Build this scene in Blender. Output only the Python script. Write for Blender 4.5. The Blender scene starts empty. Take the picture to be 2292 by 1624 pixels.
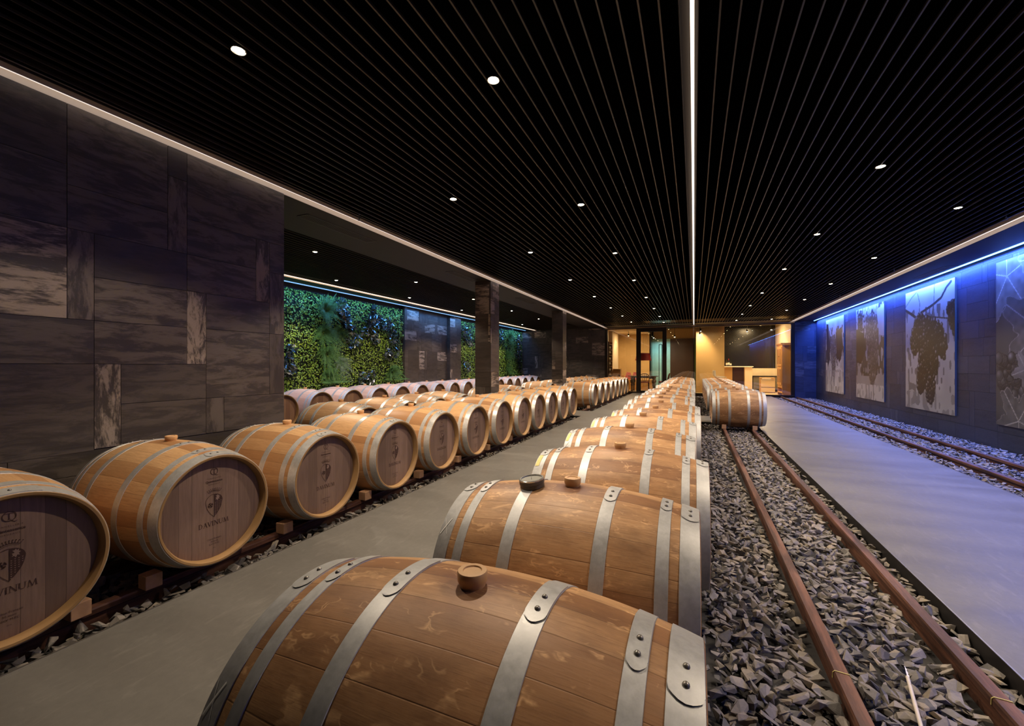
import bpy, bmesh, math, random
import numpy as np
from mathutils import Vector, Matrix, Euler

C = bpy.context.scene.collection
SC = bpy.context.scene
PI = math.pi
R = math.radians
rnd = random.Random(7)

# ------------------------------------------------------------------ camera
cam_d = bpy.data.cameras.new('camera')
cam = bpy.data.objects.new('camera', cam_d)
C.objects.link(cam)
cam.location = (0, 0, 1.16)
cam.rotation_euler = (PI / 2, 0, R(23.02))
cam_d.sensor_fit = 'HORIZONTAL'
cam_d.sensor_width = 36.0
cam_d.lens = 959.0 / 2292 * 36
cam_d.shift_y = 5.5 / 2292
cam_d.clip_start = 0.05
cam_d.clip_end = 100
SC.camera = cam

# ------------------------------------------------------------------ world, exposure
W = bpy.data.worlds.new('world')
SC.world = W
W.use_nodes = True
W.node_tree.nodes['Background'].inputs[0].default_value = (0.30, 0.34, 0.5, 1)
W.node_tree.nodes['Background'].inputs[1].default_value = 0.0
SC.view_settings.view_transform = 'Standard'
SC.view_settings.look = 'None'
SC.view_settings.gamma = 1
SC.view_settings.exposure = 0.0
SC.view_settings.use_curve_mapping = False
try:
    SC.cycles.max_bounces = 6
    SC.cycles.diffuse_bounces = 3
    SC.cycles.glossy_bounces = 3
    SC.cycles.transmission_bounces = 4
    SC.cycles.transparent_max_bounces = 12
    SC.cycles.sample_clamp_indirect = 3.0
    SC.cycles.caustics_reflective = False
    SC.cycles.caustics_refractive = False
except Exception:
    pass

# key levels (all real lamps of the place)
E_STRIP = 3.6        # white ceiling light strips
E_BLUE = 9.0          # blue wall-washing strips, the visible diffusers
P_BLUE = 1050.0        # ... and what their lenses throw down the wall (W each)
P_DOWN = 74.0         # ceiling downlights (W)
COL_WARM = (1.0, 0.82, 0.63)
COL_STRIP = (1.0, 0.78, 0.60)
COL_BLUE = (0.07, 0.18, 1.0)

CEIL = 2.78           # underside of the blades and soffits
YB = 18.7             # plane of the glass wall
XR, XL = 4.10, -7.5   # side walls

# ================================================================== helpers
class G:
    """collects polygons into one mesh"""
    def __init__(s):
        s.v, s.f, s.m = [], [], []
        s.mi = 0
    def add(s, vs, fs, mi=None):
        b = len(s.v)
        s.v.extend([tuple(p) for p in vs])
        for f in fs:
            s.f.append(tuple(b + i for i in f))
            s.m.append(s.mi if mi is None else mi)
    def box(s, x0, x1, y0, y1, z0, z1, mi=None):
        s.add([(x0, y0, z0), (x1, y0, z0), (x1, y1, z0), (x0, y1, z0), (x0, y0, z1), (x1, y0, z1), (x1, y1, z1), (x0, y1, z1)],
              [(0, 3, 2, 1), (4, 5, 6, 7), (0, 1, 5, 4), (1, 2, 6, 5), (2, 3, 7, 6), (3, 0, 4, 7)], mi)
    def bbox(s, x0, x1, y0, y1, z0, z1, b=0.004, mi=None):
        """box with bevelled edges"""
        bm = bmesh.new()
        bmesh.ops.create_cube(bm, size=1)
        for v in bm.verts:
            v.co = Vector(((x0 + x1) / 2 + v.co.x * (x1 - x0), (y0 + y1) / 2 + v.co.y * (y1 - y0), (z0 + z1) / 2 + v.co.z * (z1 - z0)))
        bmesh.ops.bevel(bm, geom=bm.edges[:], offset=b, segments=2, affect='EDGES', profile=0.5)
        bm.verts.index_update()
        s.add([v.co[:] for v in bm.verts], [[v.index for v in f.verts] for f in bm.faces], mi)
        bm.free()
    def lathe(s, prof, n=32, M=None, mi=None, cap=True):
        """prof: (r, z) rings round z"""
        M = M or Matrix()
        vs = []
        for r, z in prof:
            for i in range(n):
                a = 2 * PI * i / n
                vs.append(M @ Vector((r * math.cos(a), r * math.sin(a), z)))
        fs = []
        for k in range(len(prof) - 1):
            for i in range(n):
                j = (i + 1) % n
                fs.append((k * n + i, k * n + j, (k + 1) * n + j, (k + 1) * n + i))
        if cap:
            fs.append(tuple(range(n))[::-1])
            fs.append(tuple((len(prof) - 1) * n + i for i in range(n)))
        s.add(vs, fs, mi)
    def tube(s, pts, r, n=10, mi=None):
        pts = [Vector(p) for p in pts]
        rs = r if isinstance(r, (list, tuple)) else [r] * len(pts)
        vs = []
        up = Vector((0, 0, 1))
        for i, p in enumerate(pts):
            d = (pts[min(i + 1, len(pts) - 1)] - pts[max(i - 1, 0)]).normalized()
            u = d.cross(up)
            if u.length < 1e-3:
                u = d.cross(Vector((1, 0, 0)))
            u.normalize()
            w = d.cross(u)
            for k in range(n):
                a = 2 * PI * k / n
                vs.append(p + (u * math.cos(a) + w * math.sin(a)) * rs[i])
        fs = []
        for i in range(len(pts) - 1):
            for k in range(n):
                j = (k + 1) % n
                fs.append((i * n + k, i * n + j, (i + 1) * n + j, (i + 1) * n + k))
        fs.append(tuple(range(n))[::-1])
        fs.append(tuple((len(pts) - 1) * n + k for k in range(n)))
        s.add(vs, fs, mi)
    def prism(s, poly, x0, x1, axis='x', mi=None):
        """poly (a, b) extruded along axis"""
        n = len(poly)
        def P(a, b, c):
            return (c, a, b) if axis == 'x' else ((a, c, b) if axis == 'y' else (a, b, c))
        vs = [P(a, b, x0) for a, b in poly] + [P(a, b, x1) for a, b in poly]
        fs = [tuple(range(n))[::-1], tuple(range(n, 2 * n))]
        fs += [(i, (i + 1) % n, n + (i + 1) % n, n + i) for i in range(n)]
        s.add(vs, fs, mi)
    def build(s, name, mats, parent=None, smooth=False, loc=(0, 0, 0), rz=0, fix=True):
        me = bpy.data.meshes.new(name)
        me.from_pydata(s.v, [], s.f)
        if not isinstance(mats, (list, tuple)):
            mats = [mats]
        for m in mats:
            me.materials.append(m)
        if len(mats) > 1:
            me.polygons.foreach_set('material_index', s.m)
        if fix:
            bm = bmesh.new()
            bm.from_mesh(me)
            bmesh.ops.recalc_face_normals(bm, faces=bm.faces)
            bm.to_mesh(me)
            bm.free()
        me.update()
        if smooth:
            me.polygons.foreach_set('use_smooth', [True] * len(me.polygons))
            try:
                me.set_sharp_from_angle(angle=R(38))
            except Exception:
                pass
        o = bpy.data.objects.new(name, me)
        C.objects.link(o)
        o.parent = parent
        o.location = loc
        o.rotation_euler = (0, 0, rz)
        return o


def np_mesh(name, verts, faces, mat, parent=None, smooth=False):
    """verts (n,3), faces (m,k) arrays of equal-sided polygons"""
    me = bpy.data.meshes.new(name)
    m, k = faces.shape
    me.vertices.add(len(verts))
    me.vertices.foreach_set('co', verts.astype(np.float32).ravel())
    me.loops.add(m * k)
    me.loops.foreach_set('vertex_index', faces.astype(np.int32).ravel())
    me.polygons.add(m)
    me.polygons.foreach_set('loop_start', np.arange(0, m * k, k, dtype=np.int32))
    me.materials.append(mat)
    me.update(calc_edges=True)
    me.polygons.foreach_set('use_smooth', [bool(smooth)] * m)
    o = bpy.data.objects.new(name, me)
    C.objects.link(o)
    o.parent = parent
    return o


def tag(o, label=None, cat=None, group=None, kind=None):
    if label: o['label'] = label
    if cat: o['category'] = cat
    if group: o['group'] = group
    if kind: o['kind'] = kind
    return o


def empty(name, loc=(0, 0, 0), rz=0):
    o = bpy.data.objects.new(name, None)
    C.objects.link(o)
    o.location = loc
    o.rotation_euler = (0, 0, rz)
    o.empty_display_size = 0.1
    return o


def copy_tree(o, parent=None):
    c = o.copy()
    C.objects.link(c)
    c.parent = parent
    for ch in o.children:
        copy_tree(ch, c)
    return c


def struct(o):
    o['kind'] = 'structure'
    return o

# ------------------------------------------------------------------ material helpers
class M:
    def __init__(s, name, rough=0.6, metal=0.0, col=(0.5, 0.5, 0.5), spec=None):
        s.mat = bpy.data.materials.new(name)
        s.mat.use_nodes = True
        s.nt = s.mat.node_tree
        s.b = s.nt.nodes['Principled BSDF']
        s.b.inputs['Roughness'].default_value = rough
        s.b.inputs['Metallic'].default_value = metal
        s.b.inputs['Base Color'].default_value = (*col, 1)
        if spec is not None:
            s.b.inputs['Specular IOR Level'].default_value = spec
    def n(s, t, **kw):
        nd = s.nt.nodes.new(t)
        for k, v in kw.items():
            setattr(nd, k, v)
        return nd
    def link(s, a, b):
        s.nt.links.new(a, b)
    def put(s, sock, v):
        if isinstance(v, bpy.types.NodeSocket):
            s.link(v, sock)
        elif isinstance(v, (tuple, list)) and sock.type == 'RGBA' and len(v) == 3:
            sock.default_value = (*v, 1)
        else:
            sock.default_value = v
    def math(s, op, a, b=None, c=None):
        nd = s.n('ShaderNodeMath', operation=op)
        s.put(nd.inputs[0], a)
        if b is not None: s.put(nd.inputs[1], b)
        if c is not None: s.put(nd.inputs[2], c)
        return nd.outputs[0]
    def coord(s, which='Object'):
        return s.n('ShaderNodeTexCoord').outputs[which]
    def pos(s):
        return s.n('ShaderNodeNewGeometry').outputs['Position']
    def sep(s, v):
        nd = s.n('ShaderNodeSeparateXYZ')
        s.link(v, nd.inputs[0])
        return nd.outputs
    def comb(s, x, y, z):
        nd = s.n('ShaderNodeCombineXYZ')
        for i, v in enumerate((x, y, z)):
            s.put(nd.inputs[i], v)
        return nd.outputs[0]
    def map(s, v, scale=(1, 1, 1), rot=(0, 0, 0), loc=(0, 0, 0)):
        nd = s.n('ShaderNodeMapping')
        s.link(v, nd.inputs[0])
        nd.inputs['Scale'].default_value = scale
        nd.inputs['Rotation'].default_value = rot
        s.put(nd.inputs['Location'], loc)
        return nd.outputs[0]
    def noise(s, v, scale=5, detail=4, rough=0.55, dist=0.0):
        nd = s.n('ShaderNodeTexNoise')
        if v is not None: s.link(v, nd.inputs['Vector'])
        nd.inputs['Scale'].default_value = scale
        nd.inputs['Detail'].default_value = detail
        nd.inputs['Roughness'].default_value = rough
        nd.inputs['Distortion'].default_value = dist
        return nd.outputs[0]
    def vor(s, v, scale=5, feature='F1', out='Distance'):
        nd = s.n('ShaderNodeTexVoronoi', feature=feature)
        s.link(v, nd.inputs['Vector'])
        nd.inputs['Scale'].default_value = scale
        return nd.outputs[out]
    def white(s, v):
        nd = s.n('ShaderNodeTexWhiteNoise', noise_dimensions='3D')
        s.link(v, nd.inputs['Vector'])
        return nd.outputs['Value']
    def ramp(s, f, stops, interp='LINEAR'):
        nd = s.n('ShaderNodeValToRGB')
        nd.color_ramp.interpolation = interp
        el = nd.color_ramp.elements
        while len(el) > len(stops): el.remove(el[-1])
        while len(el) < len(stops): el.new(0.5)
        for e, (p, c) in zip(el, stops):
            e.position = p
            if not isinstance(c, (tuple, list)): c = (c, c, c)
            e.color = (*c, 1)
        s.link(f, nd.inputs[0])
        return nd.outputs[0]
    def mix(s, a, b, f, mode='MIX'):
        nd = s.n('ShaderNodeMix', data_type='RGBA', blend_type=mode)
        s.put(nd.inputs[0], f)
        s.put(nd.inputs[6], a)
        s.put(nd.inputs[7], b)
        return nd.outputs[2]
    def hsv(s, c, h=0.5, sa=1.0, v=1.0):
        nd = s.n('ShaderNodeHueSaturation')
        s.put(nd.inputs['Hue'], h); s.put(nd.inputs['Saturation'], sa); s.put(nd.inputs['Value'], v)
        s.put(nd.inputs['Color'], c)
        return nd.outputs[0]
    def bump(s, h, strength=0.3, dist=0.01):
        nd = s.n('ShaderNodeBump')
        nd.inputs['Strength'].default_value = strength
        nd.inputs['Distance'].default_value = dist
        s.link(h, nd.inputs['Height'])
        s.link(nd.outputs[0], s.b.inputs['Normal'])
    def rand(s):
        return s.n('ShaderNodeObjectInfo').outputs['Random']
    def col(s, c): s.put(s.b.inputs['Base Color'], c)
    def rough(s, c): s.put(s.b.inputs['Roughness'], c)


def flat(name, col, rough=0.6, metal=0.0, spec=None, var=0.12, scale=8):
    m = M(name, rough, metal, col, spec)
    if var:
        nz = m.noise(m.coord(), scale, 4)
        v = m.math('MULTIPLY_ADD', nz, 2 * var, 1 - var)
        m.col(m.hsv((*col, 1), v=v))
    return m.mat


def emit(name, col, strength):
    m = M(name, 0.5)
    m.col((0.8, 0.8, 0.8, 1))
    m.put(m.b.inputs['Emission Color'], (*col, 1))
    m.b.inputs['Emission Strength'].default_value = strength
    return m.mat


def stave_wood(name, base, hi, lo, flecks=0.0, worn=0.0, rough=0.5):
    """oak staves round the barrel axis (object x); bands change tone stave by stave"""
    m = M(name, rough, spec=0.35)
    co = m.coord()
    x, y, z = m.sep(co)
    ang = m.math('ARCTAN2', y, z)
    a = m.math('MULTIPLY', m.math('ADD', ang, PI), 27 / (2 * PI))
    wob = m.noise(m.comb(0, 0, a), 0.9, 1)
    a2 = m.math('ADD', a, m.math('MULTIPLY', wob, 0.9))
    sid = m.math('FLOOR', a2)
    fr = m.math('FRACT', a2)
    rn = m.rand()
    w = m.white(m.comb(sid, m.math('MULTIPLY', rn, 91.7), 3.1))
    gco = m.comb(m.math('MULTIPLY', x, 5.0), m.math('MULTIPLY', a, 5.5), m.math('ADD', m.math('MULTIPLY', w, 40), m.math('MULTIPLY', rn, 77)))
    g1 = m.noise(gco, 1.7, 6, 0.65, 0.6)
    g2 = m.noise(m.comb(m.math('MULTIPLY', x, 22), m.math('MULTIPLY', a, 34), m.math('MULTIPLY', rn, 31)), 1.0, 5, 0.75)
    c = m.mix(base, hi, m.ramp(g1, [(0.3, 0.0), (0.72, 1.0)]))
    c = m.mix(c, lo, m.ramp(w, [(0.25, 0.0), (0.95, 0.9)]))
    c = m.mix(c, tuple(v * 0.55 for v in lo), m.ramp(g2, [(0.50, 0.0), (0.72, 0.55)]))
    if flecks:
        fc = m.comb(m.math('MULTIPLY', x, 7.0), m.math('MULTIPLY', a, 1.0), m.math('MULTIPLY', rn, 50))
        warp = m.noise(fc, 1.6, 3, 0.5)
        nd = m.n('ShaderNodeTexVoronoi', feature='DISTANCE_TO_EDGE')
        m.link(m.comb(m.math('ADD', m.math('MULTIPLY', x, 9.0), m.math('MULTIPLY', warp, 5)), m.math('ADD', m.math('MULTIPLY', a, 1.1), m.math('MULTIPLY', warp, 3)), m.math('MULTIPLY', rn, 9)), nd.inputs['Vector'])
        nd.inputs['Scale'].default_value = 1.0
        line = m.ramp(nd.outputs['Distance'], [(0.0, 1.0), (0.035, 0.6), (0.085, 0.0)])
        mask = m.ramp(m.noise(fc, 1.5, 3), [(0.53, 0.0), (0.60, 1.0)])
        fm = m.mix((0, 0, 0, 1), line, mask)
        fmv = m.math('MULTIPLY', m.sep(fm)[0], flecks)
        c = m.mix(c, tuple(min(1, v * 1.7) for v in hi), fmv)
    if worn:
        st = m.noise(m.comb(m.math('MULTIPLY', x, 3.2), m.math('MULTIPLY', a, 0.55), m.math('MULTIPLY', rn, 60)), 1.3, 5, 0.62)
        c = m.mix(c, (0.10, 0.045, 0.022), m.math('MULTIPLY', m.ramp(st, [(0.46, 0.0), (0.74, 1.0)]), worn))
        # wine stain round the bung
        d = m.math('SQRT', m.math('ADD', m.math('POWER', x, 2), m.math('POWER', m.math('MULTIPLY', ang, 0.35), 2)))
        dn = m.math('ADD', d, m.math('MULTIPLY', m.noise(co, 16, 4), 0.09))
        stain = m.ramp(dn, [(0.07, 0.75), (0.12, 0.25), (0.16, 0.0)])
        c = m.mix(c, (0.11, 0.028, 0.03), m.math('MULTIPLY', m.sep(stain)[0], worn))
    seam = m.ramp(fr, [(0.0, 1.0), (0.022, 0.0), (0.978, 0.0), (1.0, 1.0)])
    c = m.mix(c, tuple(v * 0.35 for v in lo), m.math('MULTIPLY', m.sep(seam)[0], 0.55))
    c = m.hsv(c, v=m.math('MULTIPLY_ADD', rn, 0.22, 0.9))
    m.col(c)
    m.bump(m.math('SUBTRACT', m.math('MULTIPLY', g2, 0.4), m.sep(seam)[0]), 0.25, 0.002)
    return m.mat


def head_wood(name, base, hi, lo):
    """upright planks of the barrel head"""
    m = M(name, 0.55, spec=0.3)
    x, y, z = m.sep(m.coord())
    rn = m.rand()
    yy = m.math('ADD', m.math('DIVIDE', y, 0.082), m.math('MULTIPLY', rn, 7))
    wv = m.noise(m.comb(yy, 0, 0), 0.7, 0)
    yy = m.math('ADD', yy, wv)
    pid = m.math('FLOOR', yy)
    fr = m.math('FRACT', yy)
    w = m.white(m.comb(pid, m.math('MULTIPLY', rn, 13), 0))
    g = m.noise(m.comb(m.math('MULTIPLY', y, 42), m.math('MULTIPLY', w, 30), m.math('MULTIPLY', z, 3)), 2.0, 5, 0.65, 0.4)
    c = m.mix(base, hi, m.ramp(g, [(0.35, 0), (0.7, 1)]))
    c = m.mix(c, lo, m.math('MULTIPLY', w, 0.8))
    seam = m.sep(m.ramp(fr, [(0, 1.0), (0.02, 0), (0.98, 0), (1, 1.0)]))[0]
    c = m.mix(c, tuple(v * 0.3 for v in lo), m.math('MULTIPLY', seam, 0.7))
    m.col(c)
    m.bump(m.math('SUBTRACT', m.math('MULTIPLY', g, 0.5), seam), 0.2, 0.002)
    return m.mat


def galvanised(name, col=(0.50, 0.50, 0.49), rough=0.42):
    m = M(name, rough, 0.45)
    co = m.coord()
    n1 = m.noise(co, 60, 3, 0.7)
    n2 = m.noise(co, 6, 4, 0.6)
    v = m.math('ADD', m.math('MULTIPLY', n1, 0.55), m.math('MULTIPLY', n2, 0.7))
    m.col(m.hsv((*col, 1), v=m.math('ADD', v, 0.42)))
    m.rough(m.math('MULTIPLY_ADD', n1, 0.3, rough - 0.12))
    m.bump(n1, 0.12, 0.001)
    return m.mat


def concrete(name, col, rough=0.5):
    m = M(name, rough, spec=0.4)
    p = m.pos()
    n1 = m.noise(m.map(p, (0.7, 2.6, 1), (0, 0, 0.5)), 1.4, 6, 0.6, 0.4)
    n2 = m.noise(p, 26, 4, 0.7)
    n3 = m.noise(m.map(p, (3.5, 0.9, 1), (0, 0, -0.6)), 5, 5, 0.7, 1.2)
    c = m.hsv((*col, 1), v=m.math('ADD', 0.52, m.math('ADD', m.math('MULTIPLY', n1, 0.55), m.math('MULTIPLY', n2, 0.45))))
    scr = m.ramp(n3, [(0.54, 0.0), (0.70, 0.40)])
    c = m.mix(c, tuple(min(1, v * 1.7) for v in col), scr)
    m.col(c)
    m.rough(m.math('MULTIPLY_ADD', n1, 0.3, rough - 0.15))
    m.bump(n2, 0.08, 0.002)
    return m.mat


def tile_mat(name, col, hi):
    """large weathered slate-look tiles; attribute 'tile' = (random, patchiness, upright)"""
    m = M(name, 0.42, spec=0.45)
    at = m.n('ShaderNodeAttribute', attribute_name='tile').outputs['Vector']
    r, patch, up = m.sep(at)
    x, y, z = m.sep(m.pos())
    s = m.math('ADD', x, y)
    s1 = m.math('MULTIPLY', s, m.math('MULTIPLY_ADD', up, 7.0, 2.2))
    z1 = m.math('MULTIPLY', z, m.math('MULTIPLY_ADD', up, -7.0, 9.5))
    g = m.noise(m.comb(s1, z1, m.math('MULTIPLY', r, 55)), 1.5, 8, 0.68, 0.5)
    g2 = m.noise(m.comb(m.math('MULTIPLY', s1, 5), m.math('MULTIPLY', z1, 6), r), 2.0, 5, 0.7)
    c = m.hsv((*col, 1), v=m.math('ADD', m.math('MULTIPLY', g, 0.9), m.math('MULTIPLY_ADD', r, 0.5, 0.32)))
    pm = m.math('MULTIPLY', m.sep(m.ramp(m.math('ADD', g, m.math('MULTIPLY', g2, 0.22)), [(0.55, 0.0), (0.66, 1.0)]))[0], patch)
    c = m.mix(c, hi, pm)
    m.col(c)
    m.rough(m.math('MULTIPLY_ADD', g2, 0.35, 0.26))
    m.bump(g, 0.35, 0.006)
    return m.mat


def stone_mat(name):
    m = M(name, 0.62, spec=0.35)
    p = m.pos()
    n = m.noise(p, 34, 5, 0.7)
    c1 = m.vor(p, 16, out='Color')
    w = m.sep(c1)[0]
    c = m.mix((0.10, 0.095, 0.09), (0.27, 0.235, 0.20), w)
    c = m.mix(c, (0.34, 0.27, 0.17), m.ramp(m.sep(c1)[1], [(0.72, 0), (1.0, 0.6)]))
    c = m.hsv(c, v=m.math('MULTIPLY_ADD', n, 1.0, 0.45))
    m.col(c)
    m.bump(n, 0.4, 0.004)
    return m.mat


def rust_mat(name):
    m = M(name, 0.6, 0.1, spec=0.4)
    p = m.pos()
    n = m.noise(m.map(p, (14, 1.2, 14)), 1.6, 6, 0.65, 0.3)
    n2 = m.noise(p, 60, 4, 0.7)
    c = m.ramp(n, [(0.32, (0.030, 0.014, 0.010)), (0.48, (0.085, 0.036, 0.022)), (0.62, (0.17, 0.075, 0.045)), (0.76, (0.19, 0.12, 0.10))])
    c = m.hsv(c, v=m.math('MULTIPLY_ADD', n2, 0.7, 0.65))
    m.col(c)
    m.rough(m.math('MULTIPLY_ADD', n2, 0.3, 0.38))
    m.bump(n2, 0.25, 0.001)
    return m.mat


MT = dict(
    oak_new=stave_wood('oak_new', (0.51, 0.285, 0.125), (0.70, 0.43, 0.21), (0.36, 0.175, 0.070), rough=0.45),
    oak_used=stave_wood('oak_used', (0.43, 0.225, 0.095), (0.60, 0.36, 0.175), (0.25, 0.115, 0.048), flecks=0.48, worn=0.68, rough=0.48),
    oak_pinklit=stave_wood('oak_pinklit', (0.66, 0.44, 0.36), (0.80, 0.58, 0.48), (0.54, 0.34, 0.27), rough=0.5),  # oak with the pink light of its bay put into the colour
    head_new=head_wood('head_new', (0.235, 0.15, 0.115), (0.33, 0.215, 0.165), (0.13, 0.083, 0.064)),
    head_used=head_wood('head_used', (0.30, 0.16, 0.09), (0.40, 0.23, 0.13), (0.2, 0.1, 0.06)),
    chime_oak=flat('chime_oak', (0.33, 0.19, 0.075), 0.55, var=0.25, scale=14),
    hoop=galvanised('hoop', (0.46, 0.46, 0.45), 0.45),
    hoop_bright=galvanised('hoop_bright', (0.55, 0.54, 0.51), 0.32),
    rivet=flat('rivet', (0.26, 0.24, 0.21), 0.3, 0.5),
    bung=flat('bung', (0.62, 0.38, 0.19), 0.38, var=0.2, scale=20),
    bung_pale=flat('bung_pale', (0.72, 0.42, 0.20), 0.4, var=0.15, scale=20),
    ink=flat('ink', (0.055, 0.022, 0.016), 0.7, var=0),
    ink_gap=flat('ink_gap', (0.30, 0.20, 0.16), 0.6, var=0),
    conc_a=concrete('conc_a', (0.132, 0.124, 0.110), 0.38),
    gravel_bed=flat('gravel_bed', (0.035, 0.033, 0.032), 0.9, var=0.4, scale=30),
    stone=stone_mat('stone'),
    rust=rust_mat('rust'),
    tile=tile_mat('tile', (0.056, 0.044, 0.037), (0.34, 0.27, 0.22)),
    tile_bluelit=tile_mat('tile_bluelit', (0.024, 0.030, 0.062), (0.06, 0.065, 0.10)),  # same tile, with the blue wall light put into its colour
    black=flat('black', (0.006, 0.006, 0.006), 0.7, var=0),
    void=M('void', 1.0, 0.0, (0.0012, 0.0011, 0.001), 0.0).mat,
    blade=M('blade', 0.35, 0.0, (0.034, 0.029, 0.026), 0.6).mat,
    soffit=flat('soffit', (0.011, 0.009, 0.008), 0.6, var=0.2, scale=2),
    chan=flat('chan', (0.72, 0.64, 0.56), 0.5, var=0),
    frame=flat('frame', (0.022, 0.014, 0.009), 0.35, 0.5, var=0.2),
    steel=flat('steel', (0.35, 0.33, 0.30), 0.35, 0.9, var=0.1),
    brass=flat('brass', (0.62, 0.42, 0.22), 0.45, 0.3, var=0.1),
    strip=emit('strip', COL_STRIP, E_STRIP),
    strip_side=emit('strip_side', (1.0, 0.88, 0.80), 0.98),
    blue=emit('blue', (0.10, 0.30, 1.0), E_BLUE),
    blue_green=emit('blue_green', (0.20, 0.50, 0.95), 1.2),
    lamp=emit('lamp', (1.0, 0.84, 0.55), 45.0),
    tan=flat('tan', (0.60, 0.40, 0.17), 0.6, var=0.10, scale=1.2),
    tan_gloss=flat('tan_gloss', (0.58, 0.39, 0.17), 0.35, var=0.08, scale=1),
    cream=flat('cream', (0.76, 0.63, 0.45), 0.6, var=0.06, scale=2),
    white=flat('white', (0.85, 0.82, 0.76), 0.4, var=0.04),
    dark_wall=flat('dark_wall', (0.014, 0.013, 0.010), 0.22, var=0.3, scale=2),
    brown=flat('brown', (0.075, 0.042, 0.028), 0.3, var=0.2, scale=2),
    teal=flat('teal', (0.36, 0.66, 0.62), 0.35, var=0.35, scale=2.5),
    pine=flat('pine', (0.62, 0.34, 0.12), 0.45, var=0.15, scale=3),
    pine_dark=flat('pine_dark', (0.30, 0.15, 0.05), 0.5, var=0.2, scale=3),
    grey_wood=flat('grey_wood', (0.16, 0.15, 0.11), 0.5, var=0.35, scale=9),
    walnut=flat('walnut', (0.060, 0.022, 0.012), 0.3, var=0.3, scale=9),
    red=flat('red', (0.32, 0.008, 0.012), 0.6, var=0.15),
    stripe=flat('stripe', (0.5, 0.10, 0.12), 0.7, var=0.3, scale=30),
    bottle=M('bottle', 0.08, 0.0, (0.010, 0.014, 0.010), 0.8).mat,
    paper=flat('paper', (0.82, 0.80, 0.74), 0.7, var=0.05),
    yellow=flat('yellow', (0.72, 0.62, 0.22), 0.6, var=0.2, scale=40),
    chalk=flat('chalk', (0.85, 0.84, 0.80), 0.9, var=0.1),
    fir=flat('fir', (0.50, 0.29, 0.16), 0.65, var=0.25, scale=25),
    plastic=flat('plastic', (0.62, 0.55, 0.46), 0.45, var=0.2, scale=12),
    floor_in=flat('floor_in', (0.62, 0.48, 0.30), 0.4, var=0.2, scale=2),
    grille=flat('grille', (0.10, 0.10, 0.10), 0.4, 0.4, var=0),
    gauge_dark=flat('gauge_dark', (0.09, 0.085, 0.075), 0.35, 0.3, var=0.2),
    gauge_ring=flat('gauge_ring', (0.62, 0.60, 0.54), 0.25, 0.8, var=0),
    gauge_glass=M('gauge_glass', 0.05, 0.0, (0.42, 0.42, 0.38), 0.8).mat,
)


def glass_mat():
    m = M('glass')
    nt = m.nt
    nt.nodes.remove(m.b)
    out = nt.nodes['Material Output']
    tr = m.n('ShaderNodeBsdfTransparent')
    tr.inputs[0].default_value = (0.93, 0.94, 0.92, 1)
    gl = m.n('ShaderNodeBsdfGlossy')
    gl.inputs['Roughness'].default_value = 0.0
    fr = m.n('ShaderNodeFresnel')
    fr.inputs[0].default_value = 1.5
    mx = m.n('ShaderNodeMixShader')
    f = m.math('MULTIPLY', fr.outputs[0], 4.0)
    m.link(f, mx.inputs[0])
    m.link(tr.outputs[0], mx.inputs[1])
    m.link(gl.outputs[0], mx.inputs[2])
    m.link(mx.outputs[0], out.inputs[0])
    return m.mat
MT['glass'] = glass_mat()

ORD = ['first', 'second', 'third', 'fourth', 'fifth', 'sixth', 'seventh', 'eighth', 'ninth', 'tenth', 'eleventh', 'twelfth', 'thirteenth',
       'fourteenth', 'fifteenth', 'sixteenth', 'seventeenth', 'eighteenth', 'nineteenth', 'twentieth', 'twenty-first', 'twenty-second', 'twenty-third', 'twenty-fourth']

# ================================================================== floor, pits
PIT_Z = -0.10
def slab(name, x0, x1, y0, y1, mat):
    g = G()
    g.box(x0, x1, y0, y1, -0.18, 0.0)
    return struct(g.build(name, mat))
g = G()                                                   # one poured floor: aisles and the cross aisle
g.box(-2.38, -0.95, -1.6, YB, -0.18, 0)                   # aisle beside the crest barrels
g.box(1.12, 2.66, -1.6, YB, -0.18, 0)                     # aisle beside the picture wall
g.box(-0.95, 1.12, 9.66, 10.80, -0.18, 0)
g.box(-4.75, -2.38, 9.66, 10.80, -0.18, 0)
g.box(-6.15, -4.75, -1.6, YB, -0.18, 0)
struct(g.build('floor', MT['conc_a'], fix=False))
g = G()
g.box(-8.2, 4.6, -2.2, YB, -0.30, PIT_Z)
struct(g.build('floor_pit', MT['gravel_bed']))
g = G()                                                   # thin steel edging round the gravel pits; dark side and lit lip are coloured in
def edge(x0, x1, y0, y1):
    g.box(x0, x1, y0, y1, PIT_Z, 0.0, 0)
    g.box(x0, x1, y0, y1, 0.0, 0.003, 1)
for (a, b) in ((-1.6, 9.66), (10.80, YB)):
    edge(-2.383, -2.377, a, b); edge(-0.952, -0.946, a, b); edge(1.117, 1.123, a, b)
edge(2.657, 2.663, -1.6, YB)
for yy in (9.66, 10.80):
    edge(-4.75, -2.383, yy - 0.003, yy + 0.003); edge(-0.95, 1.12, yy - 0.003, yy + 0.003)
struct(g.build('trim_1', [MT['soffit'], MT['steel']]))

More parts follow.
